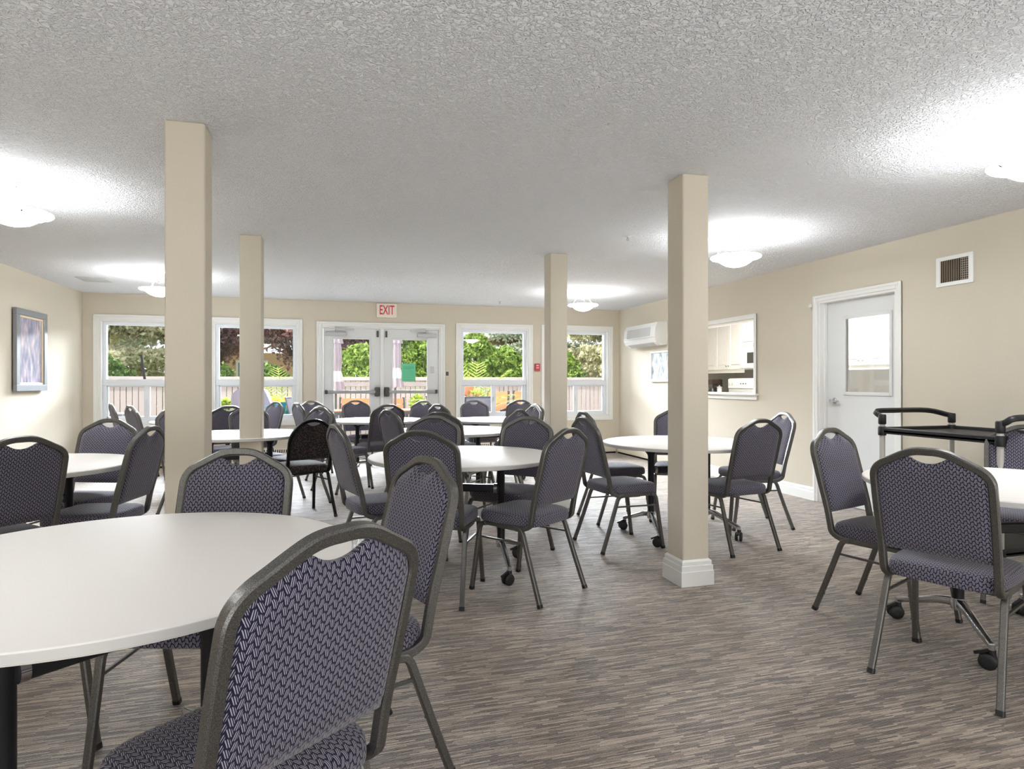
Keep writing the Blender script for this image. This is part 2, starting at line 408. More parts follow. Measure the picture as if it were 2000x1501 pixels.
def casing(m, x0, x1, z0, z1, w_, y, proud=.018, bottom=True):
    """mitred-looking stepped casing on the window wall, facing -y"""
    def rect(a, b, c, d, yy): m.box((a, yy, c), (b, y, d), .004)
    for s, p in ((w_, proud * .7), (w_ * .45, proud)):
        rect(x0, x0 + s, z0, z1, y - p); rect(x1 - s, x1, z0, z1, y - p)
        rect(x0 + s, x1 - s, z1 - s, z1, y - p)
        if bottom: rect(x0 + s, x1 - s, z0, z0 + s, y - p)
for i, (a, b, z0, z1) in enumerate(WIN):
    m = MB(); casing(m, a, b, z0, z1, TW, YB)
    # jamb lining
    ia, ib, iz0, iz1 = a + TW, b - TW, z0 + TW, z1 - TW
    m.box((ia - .001, YB, iz0), (ia + .02, YB + .10, iz1)); m.box((ib - .02, YB, iz0), (ib + .001, YB + .10, iz1))
    m.box((ia + .02, YB, iz1 - .02), (ib - .02, YB + .10, iz1)); m.box((ia + .02, YB, iz0), (ib - .02, YB + .10, iz0 + .02))
    wobj = struct(m.build('window_%d' % (i + 1), TRIM, smooth=False))
    y0, y1 = YB + .06, YB + .13
    f = MB(); t = .045
    f.box((ia + .02, y0, iz0 + .02), (ia + .02 + t, y1, iz1 - .02), .005); f.box((ib - .02 - t, y0, iz0 + .02), (ib - .02, y1, iz1 - .02), .005)
    f.box((ia + .02 + t, y0 + .001, iz1 - .02 - t), (ib - .02 - t, y1, iz1 - .0205)); f.box((ia + .02 + t, y0 + .001, iz0 + .0205), (ib - .02 - t, y1, iz0 + .02 + t))
    f.box((ia + .021, y0 - .01, 1.160), (ib - .021, y1 - .001, 1.250), .003)
    f.build('window_frame', PVC, wobj)
    mx = (ia + ib) / 2 + .0
    f = MB()
    f.box((mx - .04, y0 + .005, iz0 + .06), (mx + .035, y1 - .02, 1.162), .006)
    f.box((ia + .065, y0 + .02, iz0 + .06), (ia + .085, y1 - .02, 1.162), .004); f.box((ib - .085, y0 + .02, iz0 + .06), (ib - .065, y1 - .02, 1.162), .004)
    f.box((ia + .065, y0 + .02, iz0 + .06), (ib - .065, y1 - .02, iz0 + .085), .004); f.box((ia + .065, y0 + .02, 1.142), (ib - .065, y1 - .02, 1.162), .004)
    s = f.build('sliding_sash', PVC, wobj)
    MB().box((mx - .012, y0 - .012, .90), (mx + .008, y0 + .006, .97), .004).build('latch', PVC, s)
    MB().box((ia + .06, y0 + .035, 1.25), (ib - .06, y0 + .041, iz1 - .06)).build('pane', GLASS, wobj)
    MB().box((ia + .07, y0 + .035, iz0 + .07), (mx - .03, y0 + .041, 1.155)).build('pane', GLASS, wobj)
    MB().box((mx + .03, y0 + .030, iz0 + .07), (ib - .07, y0 + .036, 1.155)).build('pane', GLASS, wobj)

# double exit doors
m = MB(); casing(m, DX0, DX1, 0, DZ, TW, YB, bottom=False)
da, db, dz = DX0 + TW, DX1 - TW, DZ - TW
m.box((da, YB, 0), (da + .02, YB + .14, dz)); m.box((db - .02, YB, 0), (db, YB + .14, dz)); m.box((da + .02, YB, dz - .02), (db - .02, YB + .14, dz))
struct(m.build('trim_1', TRIM))
cx = .69
def exit_leaf(x0, x1, gx0, gx1, latch, idx, hinge):
    """x0..x1 leaf, gx glass; latch = +1 when the meeting stile is on the right"""
    y0, y1 = YB + .03, YB + .075
    zt = dz - .022
    m = MB()
    m.box((x0, y0, .01), (gx0, y1, zt)); m.box((gx1, y0, .01), (x1, y1, zt))
    m.box((gx0, y0, 1.872), (gx1, y1, zt)); m.box((gx0, y0, .01), (gx1, y1, .25))
    for a, b in ((gx0 - .018, gx0 + .006), (gx1 - .006, gx1 + .018)): m.box((a, y0 - .008, .232), (b, y0, 1.89), .003)
    m.box((gx0, y0 - .008, 1.866), (gx1, y0, 1.89), .003); m.box((gx0, y0 - .008, .232), (gx1, y0, .256), .003)
    d = struct(m.build('door_%d' % idx, DOORW))
    MB().box((gx0, y0 + .018, .25), (gx1, y0 + .024, 1.872)).build('pane', GLASS, d)
    # panic bar
    yb = y0
    MB().box((x0 + .06, yb - .055, 1.035), (x1 - .02, yb - .012, 1.085), .008).build('push_bar', STEEL, d)
    e = x1 - .02 if latch > 0 else x0 + .02
    l1 = MB(); l1.lathe([(0.001, -.075), (.035, -.07), (.042, -.045), (.042, .045), (.035, .07), (0.001, .075)], (e - .02 * latch, yb - .03, 1.06), 14)
    l1.build('latch_case', DARKM, d, smooth=True, sharp=50)
    o = x0 + .045 if latch > 0 else x1 - .045
    MB().box((o - .02, yb - .06, 1.03), (o + .02, yb, 1.09), .008).build('bar_end', DARKM, d)
    MB().box((e - .014 * latch - .016, yb - .022, 1.905), (e - .014 * latch + .016, yb, 2.005), .006).build('top_latch', DARKM, d)
    # closer: body with arm up to the frame
    hx = x0 + .19 if latch > 0 else x1 - .19
    cl = MB().box((hx - .155, yb - .05, 1.915), (hx + .155, yb, 1.975), .01).build('door_closer', GREYP, d)
    ar = MB(); ar.cyl((hx, yb - .03, 1.975), (hx, yb - .03, 2.015), .016)
    ar.tube([(hx, yb - .03, 2.01), (hx + .26 * latch, yb - .10, 2.005)], .02, .008)
    ar.tube([(hx + .26 * latch, yb - .10, 2.012), (hx - .02, yb - .035, 2.04)], .018, .008)
    ar.build('closer_arm', GREYP, cl)
    return d
ca, cb = da + .022, db - .022
exit_leaf(ca, .658, -.036, .502, 1, 1, -1)
d2 = exit_leaf(.722, cb, .852, 1.394, -1, 2, 1)
MB().box((.66, YB + .01, 0), (.72, YB + .09, dz - .02), .006).build('mullion', TRIM, None).__setitem__('kind', 'structure')
bpy.data.objects['mullion'].name = 'trim_2'
st = MB(); 
for k in range(4): st.box((1.438, YB + .0285, 1.352 + k * .028), (1.503, YB + .03, 1.372 + k * .028))
st.build('sticker', GREYP, d2)

# kitchen door in the right wall
m = MB()
x0 = XR - .014
for (s, p) in ((.06, .012), (.028, .018)):
    m.box((XR - p, KY0 - .06, 0), (XR, KY0 - .06 + s, KZ + .06), .003); m.box((XR - p, KY1 + .06 - s, 0), (XR, KY1 + .06, KZ + .06), .003)
    m.box((XR - p, KY0 - .06 + s, KZ + .06 - s), (XR, KY1 + .06 - s, KZ + .06), .003)
m.box((XR, KY0, 0), (XR + .13, KY0 + .02, KZ)); m.box((XR, KY1 - .02, 0), (XR + .13, KY1, KZ)); m.box((XR, KY0 + .02, KZ - .02), (XR + .13, KY1 - .02, KZ))
m.box((XR + .05, KY1 - .035, 0), (XR + .078, KY1 - .02, KZ - .02)); m.box((XR + .05, KY0 + .02, 0), (XR + .078, KY0 + .035, KZ - .02))
struct(m.build('trim_3', TRIM))
lx0, lx1 = XR + .082, XR + .126
a, b = KY0 + .022, KY1 - .022
ga, gb, gz0, gz1 = 4.43, 4.95, 1.10, 1.83
m = MB(); m.box((lx0, a, .008), (lx1, ga, KZ - .022)); m.box((lx0, gb, .008), (lx1, b, KZ - .022)); m.box((lx0, ga, gz1), (lx1, gb, KZ - .022)); m.box((lx0, ga, .008), (lx1, gb, gz0))
for c, d_ in ((ga - .02, ga + .012), (gb - .012, gb + .02)): m.box((lx0 - .01, c, gz0 - .02), (lx0, d_, gz1 + .02), .003)
m.box((lx0 - .01, ga, gz1 - .012), (lx0, gb, gz1 + .02), .003); m.box((lx0 - .01, ga, gz0 - .02), (lx0, gb, gz0 + .012), .003)
kd = struct(m.build('door_3', DOORW))
MB().box((lx0 + .018, ga, gz0), (lx0 + .024, gb, gz1)).build('pane', WIRED, kd)
k = MB(); k.lathe([(.034, 0), (.034, .008), (.03, .012), (.016, .014), (.014, .045), (.02, .05)], (0, 0, 0), 16)
k.v = [(lx0 - z, 5.085 + x, 1.02 + y) for x, y, z in k.v]
k.tube([(lx0 - .045, 5.085, 1.02), (lx0 - .05, 5.06, 1.02), (lx0 - .05, 4.985, 1.02)], .016, .022)
k.build('door_handle', CHROME, kd, smooth=True, sharp=45)

# pass-through casing and sill
m = MB(); pw = .05
for (s, p) in ((pw, .012), (.022, .02)):
    m.box((XR - p, PY0 - pw, PZ0 - .02), (XR, PY0 - pw + s, PZ1 + pw + .01), .003); m.box((XR - p, PY1 + pw - s, PZ0 - .02), (XR, PY1 + pw, PZ1 + pw + .01), .003)
    m.box((XR - p, PY0 - pw + s, PZ1 + pw + .01 - s), (XR, PY1 + pw - s, PZ1 + pw + .01), .003)
m.box((XR, PY0, PZ0), (XR + .13, PY0 + .015, PZ1)); m.box((XR, PY1 - .015, PZ0), (XR + .13, PY1, PZ1)); m.box((XR, PY0 + .015, PZ1 - .015), (XR + .13, PY1 - .015, PZ1))
struct(m.build('trim_4', TRIM))
m = MB(); m.box((XR - .045, PY0 - pw - .03, PZ0 - .025), (XR + .15, PY1 + pw + .03, PZ0 + .003), .006); m.box((XR - .016, PY0 - pw - .01, PZ0 - .075), (XR, PY1 + pw + .01, PZ0 - .025), .004)
struct(m.build('trim_5', TRIM))

# baseboards
def base_prof(x, s): return [(x, 0), (x - s * .015, 0), (x - s * .015, .085), (x - s * .011, .095), (x - s * .011, .115), (x - s * .005, .130), (x, .132)]
m = MB().prism(base_prof(XR, 1), 'y', KY1 + .06, 7.62)
m.prism(base_prof(XR, 1), 'y', YR, KY0 - .06); struct(m.build('baseboard_right', TRIM))
m = MB().prism(base_prof(XL, -1), 'y', YR, YB); struct(m.build('baseboard_left', TRIM))
m = MB(); m.box((DX1 + .0, YB - .015, 0), (DX1 + .06, YB, .13), .004); m.box((DX0 - .06, YB - .015, 0), (DX0, YB, .13), .004); struct(m.build('baseboard_back', TRIM))
m = MB().box((XL + .02, YR, 0), (XR - .02, YR + .015, .13), .004); struct(m.build('baseboard_rear', TRIM))

# columns
CS = .174
def column(x, y, label):
    m = MB().box((x, y, 0), (x + CS, y + .18, H), .006)
    c = m.build('column', WALL); tag(c, label, 'column', 'square columns down the room')
    b = MB()
    def ring(z, d): return [(x - d, y - d, z), (x + CS + d, y - d, z), (x + CS + d, y + .18 + d, z), (x - d, y + .18 + d, z)]
    P = []
    prof = [(0, .022), (.085, .022), (.088, .018), (.118, .018), (.121, .012), (.142, .012), (.152, .002), (.153, .0)]
    for z, d in prof: P += ring(z + .0005, d)
    b.quadgrid(P, 4, len(prof), closeu=True)
    b.build('base_trim', TRIM, c)
    return c
C0x, C1x, CY1, CY2 = -.775, 1.971, 3.257, 5.616
column(C0x, CY1, 'beige square column nearest on the left, behind the big table')
column(C1x, CY1, 'beige square column nearest on the right, white base trim in full view')
column(C0x, CY2, 'beige square column in the second row on the left, behind a round table')
column(C1x, CY2, 'beige square column in the second row on the right, before the window')

# ------------------------------------------------------------------ banquet chairs
TOPZ = .950
def byp(z): return -.175 - (z - .47) * .26          # lean of the back
def drop(x):
    xs = [0, .03, .067, .1075, .155, .188, .204, .21]; ds = [0, .001, .008, .027, .050, .077, .105, .15]
    return float(np.interp(abs(x), xs, ds))
def make_chair(rounded=False, frame=None, fab=None):
    frame = frame or FRAME; fab = fab or FABRIC
    t = thing('banquet_chair', '', 'chair', (0, 0, 0), 0, 'banquet chairs round the tables')
    T = .025
    if rounded:
        top = .885; hw = .192
        arch = [(hw * math.cos(a), top - T / 2 - .205 + .205 * math.sin(a)) for a in np.linspace(0, PI, 19)]
        half = None
    else:
        top = TOPZ; hw = .1985
        arch = [(.1985, .80), (.196, .838), (.184, .863), (.165, .880), (.135, .896), (.100, .915), (.065, .931), (.032, .9375), (0, .9378)]
        arch = arch + [(-x, z) for x, z in arch[-2::-1]]
    def up(z): return byp(z)
    path = [(hw * .97, .06, .398), (hw * .97, -.06, .398), (hw * .975, -.125, .402), (hw * .98, -.168, .425), (hw * .985, up(.47) - .004, .465), (hw * .99, up(.55), .55), (hw, up(.68), .68)]
    full = path + [(x, up(z), z) for x, z in arch] + [(-x, y, z) for x, y, z in path[::-1]]
    pts = catmull(full, 3)
    MB().tube(pts, .027, .028, up=(1, 0, 0)).build('back_frame', frame, t, smooth=True, sharp=28)
    # backrest pad with a scooped hand hold
    nx, nh = 33, 12; P = []
    xs = np.linspace(-1, 1, nx)
    pw = hw - .011
    def topz(x):
        if rounded:
            zt = top - T - .203 + 1.07 * math.sqrt(max(.190 ** 2 - x * x, 0))
        else:
            zt = min(TOPZ - .023 - drop(min(abs(x) * 1.045, .21)), TOPZ)
            if abs(x) > .17: zt -= (abs(x) - .17) ** 2 * 40
        if abs(x) < .074:
            zt = min(zt, TOPZ_ - .024 - .036 * math.cos(x / .074 * PI / 2) ** .8)
        return zt
    TOPZ_ = top
    zb = .525
    G = []
    for side in (1, -1):
        for j in range(nh):
            for i in range(nx):
                x = math.sin(xs[i] * PI / 2 * .98) / math.sin(PI / 2 * .98) * pw if False else xs[i] * pw
                zt = topz(x); q = j / (nh - 1); z = zb + (zt - zb) * q
                ex = min(1, (1 - abs(xs[i])) / .16); ez = min(1, (z - zb) / .03, max(0, (zt - z)) / .03)
                e = max(0, min(ex, 1)) ** .5 * max(0, ez) ** .5
                th = .006 + .013 * e + .004 * e * math.cos(xs[i] * PI / 2) * (1 if side > 0 else .5)
                G.append((x, byp(z) + side * th, z))
    b = MB(); n1 = nx * nh
    b.v = G
    for s in (0, 1):
        for j in range(nh - 1):
            for i in range(nx - 1):
                a = s * n1 + j * nx + i; b.f.append((a, a + 1, a + nx + 1, a + nx))
    for j in range(nh - 1):
        for i in (0, nx - 1):
            a = j * nx + i; b.f.append((a, a + nx, n1 + a + nx, n1 + a))
    for i in range(nx - 1):
        for j in (0, nh - 1):
            a = j * nx + i; b.f.append((a, a + 1, n1 + a + 1, n1 + a))
    b.build('backrest', fab, t, smooth=True, sharp=60, uv=lambda c, nn: (c.x, c.z))
    # padded seat
    nr, na = 6, 40; P = []
    def outl(a, k):
        c, s = math.cos(a), math.sin(a); e = .42
        x = math.copysign(abs(c) ** e, c); y = math.copysign(abs(s) ** e, s)
        hwid = .215 - .018 * (1 - (y + 1) / 2)
        return x * hwid * k, .018 + y * .212 * k
    rings = [(1.0 - .02, .410), (1.0, .416), (1.005, .432), (1.0, .449), (.985, .460), (.955, .467), (.90, .472), (.75, .478), (.5, .482), (.2, .484)]
    for k, z in rings:
        for i in range(na):
            x, y = outl(2 * PI * i / na, k); P.append((x, y, z))
    b = MB(); bb = b.quadgrid(P, na, len(rings), closeu=True)
    b.f.append(tuple(bb + i for i in range(na - 1, -1, -1))); b.f.append(tuple(bb + (len(rings) - 1) * na + i for i in range(na)))
    def suv(c, nn):
        if abs(nn.z) > .5: return (c.x, c.y)
        if abs(nn.x) > abs(nn.y): return (c.y, c.z)
        return (c.x, c.z)
    b.build('seat', fab, t, smooth=True, sharp=50, uv=suv)
    s = MB()
    for x in (-.1925, .1925): s.tube([(x, -.09, .398), (x, .17, .398)], .022, .022)
    s.tube([(-.19, -.095, .397), (.19, -.095, .397)], .02, .02); s.tube([(-.19, .165, .397), (.19, .165, .397)], .02, .02)
    s.build('seat_frame', frame, t)
    for sx in (-1, 1):
        for fr in (0, 1):
            if fr: pp = [(sx * .2, .150, .396), (sx * .2, .178, .392), (sx * .2005, .194, .372), (sx * .2015, .2, .345), (sx * .208, .2225, .18), (sx * .214, .247, .014)]
            else: pp = [(sx * .2, -.075, .396), (sx * .2, -.103, .392), (sx * .2005, -.120, .372), (sx * .2015, -.13, .345), (sx * .208, -.188, .18), (sx * .216, -.249, .014)]
            lg = MB().tube(catmull(pp, 2), .024, .024, up=(1, 0, 0))
            for z_ in (.2, .1):
                k_ = (.345 - z_) / .331; yy = (.2 + .047 * k_) if fr else (-.13 - .119 * k_); ys = -1 if fr else 1
                xx = sx * (.2015 + .0135 * k_)
                lg.cyl((xx, yy, z_), (xx, yy + ys * .018, z_), .0045, 6)
            lo = lg.build('leg', frame, t, smooth=True, sharp=28)
            e = pp[-1]; q = pp[-2]; dirv = (Vector(e) - Vector(q)).normalized()
            MB().tube([tuple(Vector(e) - dirv * .006), tuple(Vector(e) + dirv * .0125)], .0265, .0265, up=(1, 0, 0)).build('foot_cap', BLACKP, lo)
        MB().tube([(sx * .2025, .204, .316), (sx * .2025, -.1395, .322)], .011, .011).build('stretcher', frame, t)
    return t
G_CH = 'grey fabric banquet chairs round the tables'
POSE = {
'c10': (-0.176, 1.362, 0.682),
'c11': (-0.436, 2.283, 2.855),
'c12': (0.028, 1.998, 1.947),
'c20': (-1.630, 3.620, 0.839),
'c21': (-1.605, 4.649, 2.803),
'c22': (-1.319, 4.111, 1.379),
'c30': (-2.330, 8.620, -1.150),
'c31': (-1.930, 7.880, -1.000),
'c33': (-1.235, 7.660, 0.390),
'c34': (-0.751, 6.832, -2.651),
'c36': (-0.994, 8.547, 2.178),
'c38': (-0.382, 6.495, 2.229),
'c39': (0.073, 7.231, -0.921),
'c3a': (-0.153, 8.912, -2.489),
'c3b': (-0.197, 8.319, -1.193),
'c60': (0.373, 8.887, -2.782),
'c61': (0.491, 7.602, 0.333),
'c63': (0.969, 8.459, 2.352),
'c62': (0.734, 6.022, -1.152),
'c64': (1.404, 7.357, -1.081),
'c57': (1.923, 8.429, -3.078),
'c58': (2.448, 8.447, 2.620),
'c56': (2.135, 7.340, 0.442),
'c55': (1.882, 6.683, 1.720),
'c51': (1.017, 5.544, -0.600),
'c53': (1.469, 5.830, 0.674),
'c52': (0.610, 4.461, -3.530),
'c54': (1.168, 4.197, 2.351),
'c41': (0.555, 3.547, -0.456),
'c43': (0.276, 4.014, -1.283),
'c42': (1.080, 3.470, 0.603),
'c80': (2.800, 3.970, 0.134),
'c81': (2.023, 4.244, -1.480),
'c82': (2.370, 5.055, -1.558),
'c83': (2.972, 4.994, 2.653),
'c84': (3.388, 4.523, 1.374),
'c90': (2.449, 1.975, -1.164),
'c91': (2.725, 2.560, -2.840),
'c92': (3.719, 2.538, 2.212),
'c32': (-1.240, 6.400, -1.950),
'c13': (-1.080, 2.300, -2.180),
}
LAB = {
'c10': 'large banquet chair in the foreground, its woven blue-grey back to the camera',
'c11': 'banquet chair facing the camera across the nearest round table, in front of the left columns',
'c12': 'banquet chair seen edge-on at the right of the nearest round table',
'c13': 'banquet chair out of frame left of the nearest table, only its legs showing',
'c20': 'banquet chair cut off by the left edge of the picture, its back to the camera',
'c21': 'banquet chair facing the camera behind the left table, near the corner window',
'c22': 'banquet chair turned to the left table, its back against the nearest left column',
'c30': 'banquet chair rearmost of the pair standing under the leftmost window',
'c31': 'banquet chair front one of the pair standing under the leftmost window',
'c32': 'banquet chair hidden behind the nearest left column, one edge of its back showing',
'c33': 'dark banquet chair between the two left columns, white light through its hand hold',
'c34': 'banquet chair behind the second left column, both sides of its back showing',
'c36': 'pale banquet chair under the second window, just right of the second left column',
'c37': 'black round-topped chair with dotted fabric, the only one of its shape',
'c38': 'banquet chair with a light grey frame right behind the round-topped black chair',
'c39': 'banquet chair peeping out at the right behind the one next to the round-topped chair',
'c3a': 'banquet chair standing before the left casing of the double doors',
'c3b': 'narrow edge-on banquet chair left of the double doors, by the teal patio seats',
'c60': 'banquet chair in front of the left exit door leaf, facing the camera over a table',
'c61': 'dark banquet chair with its back to the camera below the middle of the double doors',
'c62': 'pale-framed banquet chair overlapping the dark one below the middle of the double doors',
'c63': 'banquet chair in front of the right exit door leaf',
'c64': 'banquet chair in front of the wall between the exit doors and the third window',
'c51': 'banquet chair in the middle of the row of three backs left of the centre tables',
'c52': 'banquet chair facing the camera behind the centre table, between two other backs',
'c41': 'banquet chair nearest of the three overlapping backs at the left of the centre table',
'c43': 'banquet chair seen edge-on left of the centre table, its seat turned right',
'c42': 'banquet chair at the right front of the centre table, all four legs in view',
'c54': 'banquet chair facing the camera behind the centre table, before the second right column',
'c53': 'dark banquet chair just behind the one that faces the camera before the second right column',
'c55': 'narrow bright-rimmed banquet chair left of the second right column',
'c56': 'dark banquet chair cut by the left side of the second right column',
'c57': 'banquet chair in front of the third window, below the mesh patio chair',
'c58': 'banquet chair in front of the right part of the third window',
'c80': 'dark banquet chair right of the near right column, its back to the camera',
'c81': 'banquet chair left of the near right column, its seat turned to the right',
'c82': 'banquet chair almost hidden behind the one left of the near right column',
'c83': 'dark banquet chair peeping out left of the near right column by the right wall',
'c84': 'banquet chair with a bluish pad behind the dark one right of the near right column',
'c90': 'banquet chair large at the lower right, its back to the camera before the table',
'c91': 'banquet chair in front of the white kitchen door, turned towards the right-hand table',
'c92': 'banquet chair cut off by the right edge of the picture, behind the right-hand table',
}
ch0 = make_chair(); first = True
for k, (x, y, a) in POSE.items():
    if first:
        ch0.location = (x, y, 0); ch0.rotation_euler = (0, 0, a); ch0['label'] = LAB[k]; ch0['group'] = G_CH; first = False
    else: copy_tree(ch0, (x, y, 0), a, LAB[k], G_CH)
rc = make_chair(True, FRAMEB, FABRIC2); rc.location = (-0.300, 5.940, 0); rc.rotation_euler = (0, 0, 0.420); rc['label'] = LAB['c37']; rc['group'] = G_CH

# ------------------------------------------------------------------ round tables on castors
R_T, Z_T = .60, .735
def make_table():
    t = thing('round_table', '', 'table', (0, 0, 0), 0, 'round folding tables')
    m = MB().lathe([(.594, 0), (R_T - .002, .001), (R_T, .004), (R_T, .022), (R_T - .003, .0255), (R_T - .006, .0262)], (0, 0, Z_T - .0262), 96)
    tt = m.build('tabletop', LAMIN, t, smooth=True, sharp=30)
    MB().lathe([(R_T - .0005, 0), (R_T + .0012, .001), (R_T + .0012, .018), (R_T - .0005, .019)], (0, 0, Z_T - .0225), 96, cap=False).build('edge_band', LEDGE, tt, smooth=True, sharp=40)
    m = MB()
    for s in (-1, 1):
        m.box((s * .25 - .035, -.30, Z_T - .0562), (s * .25 + .035, .30, Z_T - .0265), .004)
    m.box((-.25, -.03, Z_T - .0562), (.25, .03, Z_T - .0362), .004)
    m.build('top_support', BLACKM, t)
    for s in (-1, 1):
        p = MB().lathe([(.024, .19), (.0245, .2), (.0245, .63), (.03, .645), (.055, .675), (.055, .679)], (s * .25, 0, 0), 20).build('post', BLACKM, t, smooth=True, sharp=40)
        h = MB().lathe([(.02, .145), (.03, .15), (.033, .185), (.028, .2)], (s * .25, 0, 0), 20).build('hub', CHROME, t, smooth=True, sharp=40)
        MB().cyl((s * .226, 0, .524), (s * .205, 0, .524), .030, 20).build('collar', CHROME, p, smooth=True, sharp=40)
        base = 0 if s > 0 else PI
        for q in (-1, 1):
            a = base + q * math.radians(73); L = .30
            ex, ey = s * .25 + L * math.cos(a), L * math.sin(a)
            pa = [(s * .25 + .015 * math.cos(a), .015 * math.sin(a), .180), (s * .25 + .09 * math.cos(a), .09 * math.sin(a), .166), (s * .25 + .2 * math.cos(a), .2 * math.sin(a), .128), (ex, ey, .098)]
            f = MB().tube(catmull(pa, 3), .034, .032, up=(0, 0, 1), taper=list(np.linspace(1.2, .72, 10)))
            f.cyl((ex, ey, .08), (ex, ey, .105), .013)
            fo = f.build('foot', CHROME, t, smooth=True, sharp=50)
            # twin-wheel castor
            c = MB(); tr = PI / 2 + .5 * s - .3 * q
            ux, uy = math.cos(tr), math.sin(tr); wx, wy = -uy, ux
            ox, oy = ex + wx * .012, ey + wy * .012
            for dd in (-.016, .016):
                cc = (ox + ux * dd, oy + uy * dd, .0345)
                b2 = MB().lathe([(.012, -.009), (.03, -.009), (.0345, -.005), (.0345, .005), (.03, .009), (.012, .009)], (0, 0, 0), 18)
                nb = len(c.v)
                c.v += [(cc[0] + ux * z + wx * x, cc[1] + uy * z + wy * x, cc[2] + y) for x, y, z in b2.v]; c.f += [tuple(i + nb for i in f_) for f_ in b2.f]
            co = c.build('castor', BLACKP, t, smooth=True, sharp=50)
            h2 = MB().cyl((ex, ey, .05), (ex, ey, .083), .016, 12)
            h2.tube([(ox - wx * .03, oy - wy * .03, .04), (ox - wx * .02, oy - wy * .02, .068), (ox, oy, .078), (ox + wx * .022, oy + wy * .022, .066), (ox + wx * .048, oy + wy * .048, .056)], .012, .02)
            h2.build('castor_hood', BLACKP, co)
    MB().box((-.245, -.02, .50), (.245, .02, .548), .006).build('crossbar', BLACKM, t)
    return t
G_TB = 'round tables with cream tops'
TAB = {
'T1': (-.552, 1.873, math.radians(41), 'nearest round table, its big cream top filling the lower left'),
'T2': (-1.753, 4.161, .3, 'round table at the left by the picture wall, beside the near left column'),
'T3': (-.84, 6.16, .1, 'round table crossing behind both left columns, beside the round-topped black chair'),
'T4': (.791, 3.965, math.radians(-22), 'round table in the centre of the room, castors in view under it'),
'T5': (1.138, 6.087, .2, 'round table just beyond the centre one, ringed by chairs'),
'T6': (.507, 8.054, .15, 'far round table in front of the double doors'),
'T7': (1.965, 7.741, -.2, 'far round table in front of the third window'),
'T8': (2.615, 4.372, 0.0, 'round table crossing behind the near right column'),
'T9': (3.036, 2.172, math.radians(-12), 'round table cut off by the right edge of the picture, before the cart'),
'T10': (-1.55, 8.42, .2, 'round table in the far left corner, hidden behind the near left column'),
}
tb0 = make_table(); first = True
for k, (x, y, a, lab) in TAB.items():
    if first:
        tb0.location = (x, y, 0); tb0.rotation_euler = (0, 0, a); tb0['label'] = lab; tb0['group'] = G_TB; first = False
    else: copy_tree(tb0, (x, y, 0), a, lab, G_TB)

# ------------------------------------------------------------------ ceiling lamps
NICK = mat('satin_nickel', sr(150, 146, 140), .4, .6, var=(20, .04))
def make_lamp():
    t = thing('ceiling_lamp', '', 'lamp', (0, 0, H), 0, 'frosted bowl ceiling lamps')
    MB().lathe([(.085, 0), (.085, -.008), (.075, -.016), (.045, -.03), (.02, -.036), (.012, -.05), (0.001, -.055)], n=28).build('canopy', NICK, t, smooth=True, sharp=45)
    prof = [(.203, -.168), (.206, -.175), (.200, -.182), (.165, -.186), (.150, -.192), (.125, -.215), (.09, -.238), (.05, -.252), (.001, -.257)]
    inn = [(.001, -.250), (.05, -.245), (.09, -.231), (.12, -.209), (.145, -.186), (.165, -.178), (.198, -.170), (.203, -.168)]
    bw = MB().lathe(prof + inn, n=40, cap=False).build('bowl', BOWL, t, smooth=True)
    bw.data.materials.append(WHITEP)      # the inside of the bowl is plain white glass
    for i_, p_ in enumerate(bw.data.polygons):
        if i_ >= (len(prof) - 1) * 40: p_.material_index = 1
    for i in range(3):
        a = 2 * PI * i / 3 + .4; c, s = math.cos(a), math.sin(a)
        MB().cyl((.055 * c, .055 * s, -.025), (.178 * c, .178 * s, -.168), .0045, 8).build('rod', NICK, t, smooth=True, sharp=60)
        MB().tube([(.172 * c, .172 * s, -.164), (.185 * c, .185 * s, -.192)], .02, .012).build('clip', STEEL, t)
    MB().cyl((0, 0, -.05), (0, 0, -.10), .012).build('socket', NICK, t)
    return t
LP = [(3.27, 4.57, 'lit frosted bowl lamp on the ceiling right of the near right column'),
      (-1.94, 4.60, 'lit frosted bowl lamp at the left edge of the picture'),
      (3.27, 7.96, 'small lit bowl lamp before the right end of the window wall'),
      (-1.94, 7.94, 'small lit bowl lamp half hidden by the near left column'),
      (3.27, 2.2, 'bowl lamp cut off by the right edge of the picture'),
      (-1.94, 1.2, 'bowl lamp on the ceiling left of the camera')]
lp0 = make_lamp(); first = True
for x, y, lab in LP:
    if first: lp0.location = (x, y, H); lp0['label'] = lab; first = False
    else: copy_tree(lp0, (x, y, H), x * 2 + y, lab)
    light('lamp_bulb', 'POINT', (x, y, H - .205), 12.5, (.95, .97, 1), size=.04)

# ------------------------------------------------------------------ wall and ceiling fittings
FONT_RED = mat('red_lettering', sr(214, 62, 70), .5)
ex = thing('exit_sign', 'white exit sign with red letters above the double doors', 'sign', (.758, YB, 2.32))
MB().box((-.155, -.045, -.112), (.155, 0, .105), .006).build('housing', mat('sign_cream', sr(238, 228, 214), .5), ex)
def text_obj(s, size, name, material, parent, loc, rot, ext=.002, sx=1.0):
    c = bpy.data.curves.new(name, 'FONT'); c.body = s; c.size = size; c.extrude = ext; c.align_x = 'CENTER'; c.align_y = 'CENTER'; c.offset = size * .012
    o = bpy.data.objects.new('tmp', c); COL.objects.link(o)
    dg = bpy.context.evaluated_depsgraph_get(); me = bpy.data.meshes.new_from_object(o.evaluated_get(dg))
    COL.objects.unlink(o); bpy.data.objects.remove(o)
    me.materials.clear(); me.materials.append(material)
    r = bpy.data.objects.new(name, me); COL.objects.link(r); r.parent = parent; r.location = loc; r.rotation_euler = rot; r.scale = (sx, 1, 1)
    return r
